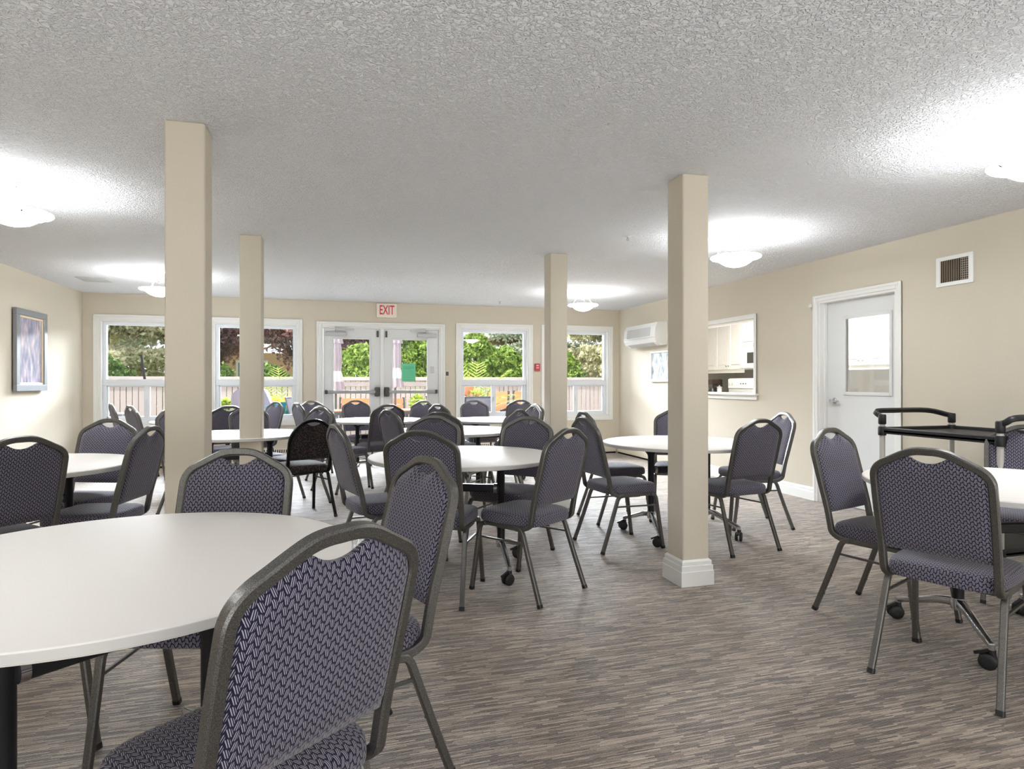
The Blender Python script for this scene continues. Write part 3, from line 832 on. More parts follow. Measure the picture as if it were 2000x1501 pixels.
text_obj('EXIT', .200, 'lettering', FONT_RED, ex, (0, -.047, -.004), (PI / 2, 0, 0), .0015, .56)
GREEN = mat('green_paper', sr(112, 202, 158), .8); INK = mat('faded_ink', sr(58, 140, 100), .8)
pa = thing('paper_notice', 'green printed notice taped to the right exit door glass', 'notice', (1.102, YB + .045, 1.36))
MB().box((-.108, -.001, -.143), (.108, .0, .143)).build('sheet', GREEN, pa)
ink = MB()
rr = random.Random(3)
def words(z, x0, x1, h, wmin=.008, wmax=.028):
    x = x0
    while x < x1:
        wd = min(rr.uniform(wmin, wmax), x1 - x); ink.box((x, -.0018, z - h / 2), (x + wd, -.001, z + h / 2)); x += wd + .005
for z in (.092, .074, .056): words(z, -.085, .08 if z > .06 else .045, .006)
for z in (.026, .002, -.022, -.046, -.072, -.108, -.122): words(z, -.085, .085, .003)
ink.build('printed_lines', INK, pa)['kind'] = 'stuff'
th = thing('card_reader', 'small cream wall plate with dark square switch right of the exit doors', 'switch', (1.706, YB, 1.344))
MB().box((-.036, -.008, -.056), (.036, 0, .056), .004).build('plate', CREAM, th); MB().box((-.022, -.014, -.032), (.022, -.008, .032), .004).build('switch', DARKM, th)
fp = thing('fire_alarm_pull', 'red fire alarm pull station between the two right windows', 'alarm', (3.21, YB, 1.456))
RED = mat('red_enamel', sr(186, 52, 62), .4)
MB().box((-.046, -.035, -.06), (.046, 0, .06), .006).build('housing', RED, fp); MB().box((-.024, -.044, -.022), (.024, -.035, .006), .004).build('pull_handle', mat('pink_enamel', sr(226, 160, 162), .4), fp)
MB().box((-.02, -.038, .024), (.02, -.035, .04)).build('label_strip', WHITEP, fp)
# ceiling sprinklers
for i, (x, y, lab) in enumerate(((2.375, 4.795, 'small sprinkler head on the ceiling left of the right lamp'), (2.40, 9.159, 'tiny sprinkler head on the ceiling near the third window'))):
    sp = thing('sprinkler_head', lab, 'sprinkler', (x, y, H), 0, 'ceiling sprinklers')
    MB().lathe([(.032, 0), (.03, -.004), (.012, -.006)], n=20).build('escutcheon', WHITEP, sp, smooth=True, sharp=40)
    q = MB().cyl((0, 0, -.004), (0, 0, -.02), .006); q.cyl((-.008, 0, -.018), (-.004, 0, -.033), .002, 6); q.cyl((.008, 0, -.018), (.004, 0, -.033), .002, 6)
    q.build('body', STEEL, sp); MB().lathe([(.001, -.033), (.014, -.033), (.014, -.035), (.001, -.035)], n=12).build('deflector', STEEL, sp)
# air grille in the ceiling
ag = thing('ceiling_vent', 'square white ceiling air grille in the far left corner', 'vent', (-2.78, 8.55, H))
m = MB()
for a, b, c, d_ in ((-.16, .16, -.16, -.13), (-.16, .16, .13, .16), (-.16, -.13, -.13, .13), (.13, .16, -.13, .13)): m.box((a, c, -.008), (b, d_, 0), .002)
m.build('frame', GREYP, ag); 
for k in range(7): MB().box((-.13, -.115 + k * .036, -.007), (.13, -.100 + k * .036, -.001)).build('louvre', GREYP, ag)
# return-air grille on the right wall
vg = thing('wall_vent', 'white rectangular air grille high on the right wall with dusty fins', 'vent', (XR, 3.765, 2.089))
m = MB()
for a, b, c, d_ in ((-.152, .152, .088, .117), (-.152, .152, -.117, -.088), (-.152, -.118, -.088, .088), (.118, .152, -.088, .088)): m.box((-.012, a, c), (0, b, d_))
m.build('frame', WHITEP, vg)
MB().box((-.0015, -.118, -.088), (-.0005, .118, .088)).build('backing', DARK, vg)
DUST = mat('dusty_fin', sr(190, 174, 152), .7, var=(60, .12))
for k in range(16):
    y = -.112 + k * .0149
    if k > 4: v = MB().prism([(-.0095, y - .0005), (-.0035, y + .0078), (-.0025, y + .0072), (-.0085, y - .0015)], 'z', -.088, .088)
    else: v = MB().box((-.0095, y - .001, -.088), (-.004, y + .001, .088))
    v.build('fin', DUST, vg)
for k in range(10): MB().box((-.0035, -.118, -.0795 + k * .0176), (-.002, -.045, -.0775 + k * .0176)).build('cross_fin', WHITEP, vg)
# small door contact sensor at the casing corner
ds = thing('door_sensor', 'tiny white sensor on the upper left corner of the kitchen door casing', 'sensor', (XR - .018, 5.285, 1.985))
MB().box((-.02, -.014, -.02), (0, .014, .02), .004).build('cover', WHITEP, ds); MB().box((-.014, .014, -.008), (-.004, .03, .004), .002).build('magnet', WHITEP, ds)

# picture on the left wall
pf = thing('framed_painting', 'framed painting with silver frame hanging on the left wall', 'picture', (XL + .012, 8.232, 1.56))
m = MB(); w2, h2 = .368, .452
for a, b, c, d_ in ((-w2, w2, h2 - .07, h2), (-w2, w2, -h2, -h2 + .07), (-w2, -w2 + .075, -h2 + .07, h2 - .07), (w2 - .075, w2, -h2 + .07, h2 - .07)):
    m.box((0, a, c), (.04, b, d_), .003)
m.build('frame', mat('silver_frame', sr(150, 154, 160), .35, .5, var=(12, .08)), pf)
m = MB(); w3, h3 = w2 - .075, h2 - .07
for a, b, c, d_ in ((-w3, w3, h3 - .025, h3), (-w3, w3, -h3, -h3 + .025), (-w3, -w3 + .025, -h3 + .025, h3 - .025), (w3 - .025, w3, -h3 + .025, h3 - .025)): m.box((0, a, c), (.026, b, d_), .004)
m.build('liner', mat('cream_liner', sr(226, 208, 178), .5), pf)
MB().box((0, -w3 + .025, -h3 + .025), (.014, w3 - .025, h3 - .025)).build('canvas', painting_mat('abstract_painting', [sr(120, 124, 146), sr(150, 150, 172), sr(184, 172, 186), sr(222, 204, 200)], 7), pf)
MB().box((-.011, -w2 + .02, -h2 + .02), (0, w2 - .02, h2 - .02)).build('backing', DARK, pf)
# picture under the air conditioner
p2 = thing('framed_print', 'white framed grey landscape print under the wall air conditioner', 'picture', (XR - .004, 8.36, 1.445))
m = MB(); w2, h2 = .30, .232
for a, b, c, d_ in ((-w2, w2, h2 - .03, h2), (-w2, w2, -h2, -h2 + .04), (-w2, -w2 + .03, -h2 + .04, h2 - .03), (w2 - .03, w2, -h2 + .04, h2 - .03)): m.box((-.024, a, c), (0, b, d_), .004)
m.build('frame', WHITEP, p2)
MB().box((-.012, -w2 + .03, -h2 + .04), (0, w2 - .03, h2 - .03)).build('print', painting_mat('grey_print', [sr(120, 132, 138), sr(185, 196, 202), sr(236, 238, 240), sr(250, 250, 250)], 9), p2)
# wall air conditioner
ac = thing('air_conditioner', 'white wall-mounted air conditioner unit on the right wall near the window corner', 'air conditioner', (XR, 8.80, 1.93))
pr = [(0, -.165), (-.10, -.175), (-.165, -.135), (-.195, -.08), (-.20, -.02), (-.185, .10), (-.15, .165), (-.12, .172), (0, .172)]
MB().prism(pr, 'y', -.60, .42).build('body', WHITEP, ac)
MB().prism([(-.2005, -.03), (-.207, -.03), (-.193, .10), (-.187, .10)], 'y', -.45, .30).build('grey_panel', GREYP, ac)
MB().prism([(-.102, -.178), (-.168, -.14), (-.174, -.130), (-.168, -.133), (-.102, -.172)], 'y', -.50, .32).build('louvre', GREYP, ac)
MB().prism([(-.199, -.058), (-.202, -.058), (-.203, -.052), (-.199, -.052)], 'y', -.58, .40).build('seam', GREYP, ac)
# baseboard heaters
def heater(name, label, p0, p1, axis, sgn):
    h = thing(name, label, 'heater', (0, 0, 0), 0, 'baseboard heaters')
    pr = [(0, .03), (.075, .03), (.075, .17), (.045, .215), (.02, .225), (0, .225)]
    m = MB()
    if axis == 'x': m.prism([(YB - q, z) for q, z in pr], 'x', p0, p1)
    else: m.prism([(XR - q, z) for q, z in pr], 'y', p0, p1)
    m.build('cover', CREAM, h)
    m = MB()
    if axis == 'x': m.box((p0, YB - .06, 0), (p1, YB, .03))
    else: m.box((XR - .06, p0, 0), (XR, p1, .03))
    m.build('toe_shadow', DARK, h)  # solid dark strip standing in for the shadow under the heater
    s = MB(); n = int((p1 - p0) / .03)
    for k in range(n):
        c = p0 + .02 + k * .03
        if axis == 'x': s.box((c, YB - .0745, .178), (c + .016, YB - .045, .2165)) if False else s.prism([(YB - .0755, .172), (YB - .0475, .214), (YB - .0465, .212), (YB - .0745, .170)], 'x', c, c + .014)
        else: s.prism([(XR - .0755, .172), (XR - .0475, .214), (XR - .0465, .212), (XR - .0745, .170)], 'y', c, c + .014)
    q = s.build('slots', DARK, h); q['kind'] = 'stuff'
heater('baseboard_heater', 'cream baseboard heater along the window wall under the two left windows', XL + .03, DX0 - .1, 'x', 1)
heater('baseboard_heater', 'cream baseboard heater along the window wall under the two right windows', DX1 + .1, XR - .09, 'x', 1)
heater('baseboard_heater', 'cream baseboard heater along the right wall from the window corner', 7.63, YB - .09, 'y', 1)

# ------------------------------------------------------------------ utility cart by the right wall
cart = thing('utility_cart', 'black plastic utility cart with grey posts by the right wall', 'cart', (4.15, 3.20, 0))
GPOST = mat('grey_post', sr(196, 193, 186), .4, var=(6, .03))
hx, hy = .34, .43
for z in (.845, .50, .17):
    m = MB()
    m.box((-hx, -hy, z), (hx, hy, z + .012)); 
    for a, b, c, d_ in ((-hx, hx, -hy, -hy + .022), (-hx, hx, hy - .022, hy), (-hx, -hx + .022, -hy + .022, hy - .022), (hx - .022, hx, -hy + .022, hy - .022)): m.box((a, c, z - .012), (b, d_, z + .035), .006)
    m.build('shelf', BLACKP, cart)
for sx in (-1, 1):
    for sy in (-1, 1):
        po = MB().lathe([(.019, .12), (.019, .93)], (sx * (hx - .012), sy * (hy - .012), 0), 16).build('post', GPOST, cart, smooth=True, sharp=40)
        for z in (.82, .475, .145): MB().lathe([(.026, 0), (.028, .01), (.028, .055), (.025, .065)], (sx * (hx - .012), sy * (hy - .012), z), 16).build('collar', BLACKP, po, smooth=True, sharp=40)
        MB().lathe([(.022, .90), (.026, .905), (.026, .965), (.022, .972)], (sx * (hx - .012), sy * (hy - .012), 0), 16).build('collar', BLACKP, po, smooth=True, sharp=40)
        c = MB().lathe([(.001, -.016), (.05, -.016), (.055, -.01), (.055, .01), (.05, .016), (.001, .016)], n=18)
        c.v = [(sx * (hx - .012) + z, sy * (hy - .012) + x, .056 + y) for x, y, z in c.v]
        c.box((sx * (hx - .012) - .022, sy * (hy - .012) - .02, .10), (sx * (hx - .012) + .022, sy * (hy - .012) + .02, .13))
        c.build('castor', BLACKP, cart, smooth=True, sharp=40)
for sy in (-1, 1):
    y = sy * (hy - .012); xx = hx - .012
    pth = [(-xx, y, .955), (-xx, y + sy * .03, .965), (-xx + .02, y + sy * .07, .992), (-.12, y + sy * .08, .995), (.12, y + sy * .08, .995), (xx - .10, y + sy * .06, .985), (xx - .02, y + sy * .03, .962), (xx, y, .955)]
    MB().tube(catmull(pth, 3), .034, .026).build('push_handle', BLACKP, cart, smooth=True, sharp=50)

# ------------------------------------------------------------------ kitchen beyond the right wall
KX = XR + .13; KXE = 7.05
KW = mat('kitchen_wall_paint', sr(206, 204, 198), .7, bump=(80, .1)); KFL = mat('kitchen_vinyl', sr(170, 160, 148), .5, var=(6, .06))
struct(MB().box((KX, 3.2, -.12), (KXE + .1, YB + WT, 0)).build('floor_kitchen', KFL))
m = MB(); m.box((KXE, 3.2, 0), (KXE + .1, YB + WT, H)); struct(m.build('wall_kitchen_far', KW))
m = MB(); m.box((KX, 3.1, 0), (KXE + .1, 3.2, H)); struct(m.build('wall_kitchen_near', KW))
m = MB(); m.box((KX - .13, YB, 0), (KXE + .1, YB + WT, H)); struct(m.build('wall_kitchen_back', KW))
light('kitchen_ceiling_light', 'AREA', (5.6, 6.6, H - .02), 55, (1, .99, .97), (0, 0, 0), .5, 3.0)
CAB = mat('white_cabinet_paint', sr(236, 236, 234), .4); CTOP = mat('grey_laminate_counter', sr(190, 188, 184), .4, var=(40, .1))
def cabinet(y0, y1, z0, z1, xf, doors, label, knob_low=True, valance=False):
    c = thing('kitchen_cabinet', label, 'cabinet', (xf, (y0 + y1) / 2, z0), 0, 'white kitchen cabinets')
    L = y1 - y0
    MB().box((.0, -L / 2, 0), (KXE - xf - .001, L / 2, z1 - z0)).build('carcass', CAB, c)
    dw = L / doors
    for i in range(doors):
        a = -L / 2 + i * dw + .003; b = a + dw - .006; t = .055
        m = MB(); zt = z1 - z0 - .004
        m.box((-.020, a, .004), (0, a + t, zt)); m.box((-.020, b - t, .004), (0, b, zt)); m.box((-.020, a + t, .004), (0, b - t, .004 + t)); m.box((-.020, a + t, zt - t), (0, b - t, zt))
        m.box((-.009, a + t, .004 + t), (0, b - t, zt - t)); m.box((-.015, a + t + .02, .004 + t + .02), (-.009, b - t - .02, zt - t - .02), .005)
        d = m.build('door', CAB, c)
        ky = b - .03 if i % 2 == 0 else a + .03; kz = .06 if knob_low else zt - .06
        k = MB().lathe([(.006, 0), (.006, .012), (.013, .018), (.013, .024), (.001, .028)], n=12); k.v = [(-.02 - z, ky + x, kz + y) for x, y, z in k.v]
        k.build('knob', STEEL, d, smooth=True, sharp=45)
    if valance: MB().box((.01, -L / 2, -.055), (.03, L / 2, 0)).build('valance', CAB, c)
    return c
XU = 6.35
cabinet(8.68, 9.80, 1.42, 2.30, XU, 3, 'white wall cabinets left of the microwave seen through the pass-through', valance=True)
cabinet(7.91, 8.67, 1.86, 2.30, XU, 2, 'short white wall cabinet above the microwave')
cabinet(7.20, 7.90, 1.42, 2.30, XU, 2, 'white wall cabinet right of the microwave, beyond the pass-through edge')
cabinet(5.85, 7.19, 1.42, 2.30, XU, 3, 'white wall cabinets seen through the left part of the kitchen door glass', valance=True)
cabinet(4.70, 5.84, 1.42, 2.30, XU, 2, 'white wall cabinets seen through the right part of the kitchen door glass', valance=True)
XB = 6.08
cabinet(7.70, 9.80, 0, .88, XB, 4, 'white base cabinets under the coffee maker', False)
cabinet(4.70, 7.69, 0, .88, XB, 6, 'long run of white base cabinets across from the kitchen door', False)
ct = MB(); ct.box((XB - .03, 4.68, .881), (KXE - .001, 9.80, .92), .006)
tag(ct.build('countertop', CTOP), 'long grey kitchen countertop on the white base cabinets', 'countertop')
mw = thing('microwave_oven', 'white microwave oven hung under the short wall cabinet', 'microwave', (XU - .05, 8.29, 1.43))
MB().box((0, -.378, 0), (.44, .378, .42), .006).build('body', WHITEP, mw)
MB().box((-.014, -.17, .012), (0, .372, .32), .004).build('door', WHITEP, mw); MB().box((-.016, -.06, .08), (-.014, .20, .25)).build('window', DARKM, mw)
MB().box((-.008, -.372, .012), (0, -.18, .32), .003).build('keypad', GREYP, mw)
for k in range(5): MB().box((-.004, -.3, .338 + k * .014), (0, .3, .345 + k * .014)).build('vent_slat', GREYP, mw)
sv = thing('toaster_oven', 'white countertop oven with dials seen low in the pass-through', 'oven', (6.18, 8.50, .92))
MB().box((0, -.33, .015), (.36, .33, .35), .012).build('body', WHITEP, sv)
bpn = MB().box((-.012, -.32, .19), (0, .32, .34), .005).build('control_panel', WHITEP, sv); MB().box((-.012, -.30, .03), (0, .30, .18), .005).build('door', GREYP, sv)
for y in (.26, .19, -.02, -.08, -.14):
    k = MB().lathe([(.018 if y > .1 else .009, 0), (.016 if y > .1 else .008, .014), (.001, .015)], n=14); k.v = [(-.012 - z, y + x, .265 + y_) for x, y_, z in k.v]; k.build('dial', DARKM if y < .1 else GREYP, bpn, smooth=True, sharp=40)
cm = thing('coffee_maker', 'dark coffee maker on the kitchen counter behind the pass-through', 'coffee maker', (6.40, 9.56, .92))
BR = mat('dark_brown_plastic', sr(70, 58, 50), .35)
MB().box((-.11, -.10, 0), (.11, .10, .03), .008).build('base', BR, cm); MB().box((.03, -.10, .03), (.11, .10, .28), .008).build('tower', BR, cm); MB().box((-.11, -.10, .25), (.11, .10, .34), .012).build('brew_head', BR, cm)
MB().lathe([(.055, .033), (.07, .06), (.07, .13), (.05, .18), (.045, .19)], (-.035, 0, 0), 18).build('carafe', DARKM, cm, smooth=True, sharp=50)
jr = thing('canister', 'small white canister beside the coffee maker', 'canister', (6.28, 9.22, .92)); MB().lathe([(.04, 0), (.042, .01), (.042, .17), (.04, .18)], n=18).build('body', WHITEP, jr, smooth=True, sharp=40); MB().lathe([(.044, .18), (.044, .21), (.01, .22), (.01, .235), (.001, .237)], n=18).build('lid', GREYP, jr, smooth=True, sharp=40)
fc = thing('faucet', 'dark kitchen faucet on the counter seen through the door glass', 'faucet', (6.5, 5.75, .92))
MB().tube(catmull([(0, 0, 0), (0, 0, .18), (-.03, 0, .26), (-.10, 0, .28), (-.15, 0, .24), (-.155, 0, .20)], 4), .022, .022, square=False).build('spout', DARKM, fc, smooth=True); MB().lathe([(.03, 0), (.028, .02), (.014, .03)], n=14).build('base', DARKM, fc)
sb = thing('soap_bottle', 'clear grey soap bottle on the kitchen counter by the faucet', 'bottle', (6.28, 5.45, .92)); MB().lathe([(.03, 0), (.034, .02), (.034, .13), (.014, .17), (.013, .19)], n=16).build('body', STEEL, sb, smooth=True, sharp=50); MB().tube([(0, 0, .19), (0, 0, .235), (-.04, 0, .235)], .012, .012).build('pump', DARKM, sb)

#EXTERIOR
# ------------------------------------------------------------------ patio
DECK = mat('bounce_darkened_deck', sr(96, 88, 80), .85, bump=(30, .2), var=(3, .06)); GRASS = mat('lawn_grass', sr(110, 138, 70), .95, bump=(60, .5), var=(4, .2))  # deck tone darkened to cut the light it bounces onto the fence
m = MB(); m.box((-9, YB + WT, -.16), (12, 14.1, -.04)); struct(m.build('patio_deck', DECK))
DARK_SKIN = mat('bounce_cutting_skin', sr(84, 72, 62), .8, var=(3, .08))  # dark outer skin, unseen, added to soak up light bouncing off the wall
wall_holes('wall_back_dark_skin', DARK_SKIN, 'y', XL - WT, XR + 2.4, YB + WT + .001, YB + WT + .02, holes)

m = MB(); m.box((-45, 14.1, -.2), (60, 75, -.06)); struct(m.build('lawn', GRASS))
FWHITE = mat('weathered_white_board', sr(196, 184, 178), .8, bump=(40, .2), var=(5, .08))
fe = thing('board_fence', 'pale board fence with flat top rail along the back of the patio', 'fence', (0, 14.0, -.05))
bd = MB().box((-.048, -.01, .06), (.048, .01, 1.30), .003).build('board', FWHITE, fe); n = 0
x = -8.6
while x < 10.6:
    if n == 0: o = bd
    else: o = bd.copy(); COL.objects.link(o)
    o.location = (x, random.uniform(-.004, .004), random.uniform(-.004, .004)); x += .108; n += 1
MB().box((-8.7, -.055, 1.295), (10.7, .055, 1.375), .006).build('top_rail', FWHITE, fe)
MB().box((-8.7, -.030, 1.17), (10.7, -.011, 1.262), .004).build('upper_rail', FWHITE, fe); MB().box((-8.7, .011, .2), (10.7, .045, .3)).build('lower_rail', FWHITE, fe)
for x in np.arange(-8.6, 10.7, 2.4): MB().box((x - .045, .012, 0), (x + .045, .10, 1.29)).build('fence_post', FWHITE, fe)

def leaf_mesh(name, P, size, material, parent, flat=.0, aspect=1.6, seed=0):
    """one mesh of many small folded leaf blades at the points P"""
    rg = np.random.RandomState(seed); P = np.asarray(P); n = len(P)
    d = rg.normal(size=(n, 3)); d[:, 2] -= flat * np.abs(d[:, 2]) ; d /= np.linalg.norm(d, axis=1)[:, None]
    u = rg.normal(size=(n, 3)); u -= (u * d).sum(1)[:, None] * d; u /= np.linalg.norm(u, axis=1)[:, None]
    nn = np.cross(d, u); s = size * rg.uniform(.6, 1.3, size=(n, 1))
    L = d * s * aspect; W = u * s * .5
    V = np.stack([P - L * .5, P + W + nn * s * .12, P + L * .5, P - W + nn * s * .12], 1).reshape(-1, 3)
    F = np.arange(n * 4).reshape(-1, 4)
    me = bpy.data.meshes.new(name); me.from_pydata(V.tolist(), [], F.tolist()); me.materials.append(material)
    o = bpy.data.objects.new(name, me); COL.objects.link(o); o.parent = parent; o['kind'] = 'stuff'
    return o
BARK = mat('brown_bark', sr(92, 74, 62), .9, bump=(25, .5), var=(12, .2))
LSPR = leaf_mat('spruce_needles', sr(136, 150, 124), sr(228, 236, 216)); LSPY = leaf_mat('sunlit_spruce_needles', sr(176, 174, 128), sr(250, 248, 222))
LPLUM = leaf_mat('purple_plum_leaves', sr(112, 70, 78), sr(206, 164, 160)); LCED = leaf_mat('cedar_foliage', sr(78, 118, 48), sr(190, 214, 104)); LGRN = leaf_mat('green_shrub_leaves', sr(60, 96, 44), sr(140, 172, 84))

def spruce(x, y, h, r, lm, label, seed, z0=-.1, n=16000):
    t = thing('spruce_tree', label, 'tree', (x, y, z0), 0, 'spruce trees beyond the fence'); rg = np.random.RandomState(seed)
    MB().tube([(0, 0, 0), (0, 0, h * .5), (0, 0, h)], .26, .26, 8, square=False, taper=[1, .6, .1]).build('trunk', BARK, t, smooth=True)
    P = []; br = MB(); k = 0; z = .25
    while z < h * .97:
        rad = r * (1 - z / h) ** .8
        for q in range(7):
            a = rg.uniform(0, 2 * PI); L = rad * rg.uniform(.7, 1.1)
            m_ = int(n * L / (h * r) * .62) + 10
            s = rg.uniform(.08, 1, m_); zz = z - .24 * L * s ** 1.5 + .18 * L * s ** 3 * 1.0
            wd = .16 * L * (1 - s) + .10
            off = rg.normal(size=m_) * wd; hang = -np.abs(rg.normal(size=m_)) * (.10 + .035 * L)
            P.append(np.stack([L * s * math.cos(a) - off * math.sin(a), L * s * math.sin(a) + off * math.cos(a), zz + hang], 1))
            br.tube([(0, 0, z), (L * .5 * math.cos(a), L * .5 * math.sin(a), z - .1 * L), (L * .95 * math.cos(a), L * .95 * math.sin(a), z - .14 * L)], .05, .05, 5, square=False, taper=[1, .6, .2])
        z += rg.uniform(.50, .72) * (h / 9)
    br.build('branches', BARK, t)['kind'] = 'stuff'
    leaf_mesh('needles', np.concatenate(P), .085, lm, t, 0, 2.2, seed)
def round_tree(name, x, y, zc, rx, rz, lm, label, group, seed, n=14000, size=.09, holes=.0, z0=-.1):
    t = thing(name, label, 'tree', (x, y, z0), 0, group); rg = np.random.RandomState(seed)
    br = MB().tube([(0, 0, 0), (.05, 0, zc * .5), (0, 0, zc)], .2, .2, 8, square=False, taper=[1, .8, .5])
    C = []
    for i in range(26):
        v = rg.normal(size=3); v /= np.linalg.norm(v); rr_ = rg.uniform(.35, .85)
        c = np.array([v[0] * rx * rr_, v[1] * rx * rr_, zc + v[2] * rz * rr_]); C.append(c)
        br.tube([(0, 0, zc * .55), tuple(c * .6 + np.array([0, 0, zc * .2])), tuple(c)], .05, .05, 5, square=False, taper=[1, .6, .25])
    br.build('trunk', BARK, t, smooth=True)
    P = []
    for c in C:
        m_ = n // 26; v = rg.normal(size=(m_, 3)); v /= np.linalg.norm(v, axis=1)[:, None]
        P.append(c + v * (rg.uniform(.2, 1, (m_, 1)) ** .6) * np.array([rx, rx, rz]) * .34)
    leaf_mesh('foliage', np.concatenate(P), size, lm, t, 0, 1.5, seed)
def cedar(x, y, h, r, label, seed, lm=None, n=7000):
    t = thing('cedar_shrub', label, 'shrub', (x, y, -.1), 0, 'bright green cedars behind the fence'); rg = np.random.RandomState(seed)
    MB().tube([(0, 0, 0), (0, 0, h * .8)], .1, .08, 6, square=False).build('stem', BARK, t)
    s = rg.uniform(.02, 1, n); a = rg.uniform(0, 2 * PI, n)
    rad = r * np.clip(np.sin(np.clip(s, 0, 1) ** .75 * PI) ** .55, .05, 1) * (1 + .16 * np.sin(a * 5 + s * 17) + .12 * np.sin(a * 3 - s * 29)) * rg.uniform(.72, 1.03, n)
    P = np.stack([rad * np.cos(a), rad * np.sin(a), s * h + rg.normal(size=n) * .03], 1)
    leaf_mesh('foliage', P, .075, lm or LCED, t, 0, 1.7, seed)
spruce(-6.1, 19.5, 9.5, 3.9, LSPY, 'big drooping spruce filling the leftmost window', 1, n=20000)
spruce(-8.8, 23.5, 10.5, 3.6, LSPR, 'dark spruce behind the big one at the far left', 2, n=9000)
spruce(7.6, 22.5, 10, 3.6, LSPR, 'grey-green spruce in the upper right of the third window', 3, n=18000)
spruce(8.6, 17.6, 9, 3.3, LSPY, 'drooping spruce filling the rightmost window', 4, n=22000)
spruce(12.2, 20, 9, 3.2, LSPR, 'spruce at the right edge of the rightmost window', 5, n=12000)
G_PL = 'purple-leaved plum trees beyond the fence'
round_tree('plum_tree', -3.4, 20.5, 3.4, 1.9, 1.9, LPLUM, 'purple-leaved plum tree left of the second left column', G_PL, 11, 9000, .10)
round_tree('plum_tree', -1.2, 20.0, 3.7, 2.0, 1.9, LPLUM, 'purple-leaved plum tree right of the second left column', G_PL, 12, 9000, .10)
round_tree('plum_tree', 1.1, 21.0, 3.4, 1.9, 1.9, LPLUM, 'purple-leaved plum tree behind the left exit door glass', G_PL, 13, 9000, .10)
cedar(.62, 16.4, 2.25, .95, 'round bright cedar in the left exit door glass', 21)
cedar(1.75, 16.6, 2.95, 1.0, 'tall bright cedar in the left half of the right exit door glass', 22, n=9000)
cedar(2.75, 17.2, 2.8, .9, 'bright cedar at the right side of the right exit door glass', 23)
for i, (x, y, h, r, lab) in enumerate([(3.75, 17.0, 2.7, .8, 'cedar at the left edge of the third window'), (4.7, 17.3, 2.3, .75, 'pointed cedar second from the left in the third window'), (5.6, 17.1, 2.35, .8, 'broad cedar in the middle of the third window'), (6.5, 17.4, 2.2, .75, 'cedar right of the middle of the third window'), (-3.1, 16.2, 1.95, .9, 'dark green shrub at the lower left of the second window')]):
    cedar(x, y, h, r, lab, 30 + i, LGRN if i == 4 else None)
cedar(-5.1, 16.0, 1.9, .8, 'green shrub at the lower right of the leftmost window', 38, LGRN)
cedar(-1.6, 16.6, 1.7, .8, 'low green shrub right of the second left column', 39, LGRN)
round_tree('leafy_tree', 3.3, 22.5, 2.9, 1.3, 1.5, LGRN, 'leafy green tree at the upper left of the third window', 'green trees beyond the fence', 41, 8000)
# houses far behind
HW = mat('tan_stucco', sr(222, 178, 146), .85, var=(2, .05)); HR = mat('pale_shingle_roof', sr(196, 172, 164), .85, bump=(20, .4), var=(8, .1)); HWIN = mat('house_window_glass', sr(90, 104, 118), .15)
def house(x0, x1, y0, y1, zw, zr, label):
    h = thing('neighbour_house', label, 'house', ((x0 + x1) / 2, (y0 + y1) / 2, -.1)); w_ = (x1 - x0) / 2; d_ = (y1 - y0) / 2
    MB().box((-w_, -d_, 0), (w_, d_, zw)).build('walls', HW, h)
    MB().prism([(-w_ - .4, zw), (0, zr), (w_ + .4, zw), (w_ + .4, zw + .15), (0, zr + .15), (-w_ - .4, zw + .15)], 'y', -d_ - .4, d_ + .4).build('roof', HR, h)
    for k in (-.5, .5):
        f = MB().box((k * w_ - .6, -d_ - .06, 1.1), (k * w_ + .6, -d_ + .01, 2.2), .02).build('window', TRIM, h); MB().box((k * w_ - .5, -d_ - .065, 1.2), (k * w_ + .5, -d_ - .06, 2.1)).build('pane', HWIN, f)
house(-4.5, .5, 27, 34, 2.5, 3.6, 'tan house with pale roof behind the plum trees')
house(4.2, 12.5, 28, 36, 2.3, 3.7, 'low house with pale pinkish roof behind the cedars')

# closed patio umbrellas
MAUVE = mat('faded_mauve_canvas', sr(140, 128, 132), .85, bump=(30, .3), var=(6, .08)); CANW = mat('white_canvas', sr(176, 172, 172), .85, var=(6, .03))
def umbrella(x, y, label, zb, seed):
    t = thing('closed_umbrella', label, 'umbrella', (x, y, -.04), 0, 'closed umbrellas on the patio'); rg = random.Random(seed)
    MB().cyl((0, 0, .05), (0, 0, 2.5), .019).build('pole', DARKM, t, smooth=True, sharp=40)
    MB().lathe([(.24, 0), (.24, .04), (.1, .06), (.04, .09), (.03, .25)], n=24).build('base', DARKM, t, smooth=True, sharp=40)
    def canopy(zs, rs, folds, mat_, name):
        P = []; na = 40
        for z, r in zip(zs, rs):
            for i in range(na):
                a = 2 * PI * i / na; rr_ = r * (1 + .22 * math.sin(a * folds + z * 1.5))
                P.append((rr_ * math.cos(a), rr_ * math.sin(a), z + .015 * math.sin(a * folds) * (1 if z < zb + .1 else 0)))
        b = MB(); b.quadgrid(P, na, len(zs), closeu=True); return b.build(name, mat_, t, smooth=True)
    canopy([zb + .36, zb + .5, zb + .75, 2.08], [.085, .095, .092, .068], 8, MAUVE, 'canopy')
    canopy([1.98, 2.08, 2.3, 2.42], [.115, .10, .06, .01], 8, MAUVE, 'top_vent')
    canopy([zb + .16, zb + .26, zb + .37], [.112, .105, .082], 8, CANW, 'tie_band')
    canopy([zb, zb + .08, zb + .17], [.135, .13, .11], 8, MAUVE, 'skirt')
    MB().lathe([(.02, 2.41), (.024, 2.45), (.001, 2.5)], n=12).build('finial', DARKM, t)
umbrella(.0, 12.2, 'closed mauve patio umbrella behind the left exit door glass', 1.10, 1)
umbrella(1.08, 11.9, 'closed mauve patio umbrella behind the right exit door glass', 1.16, 2)
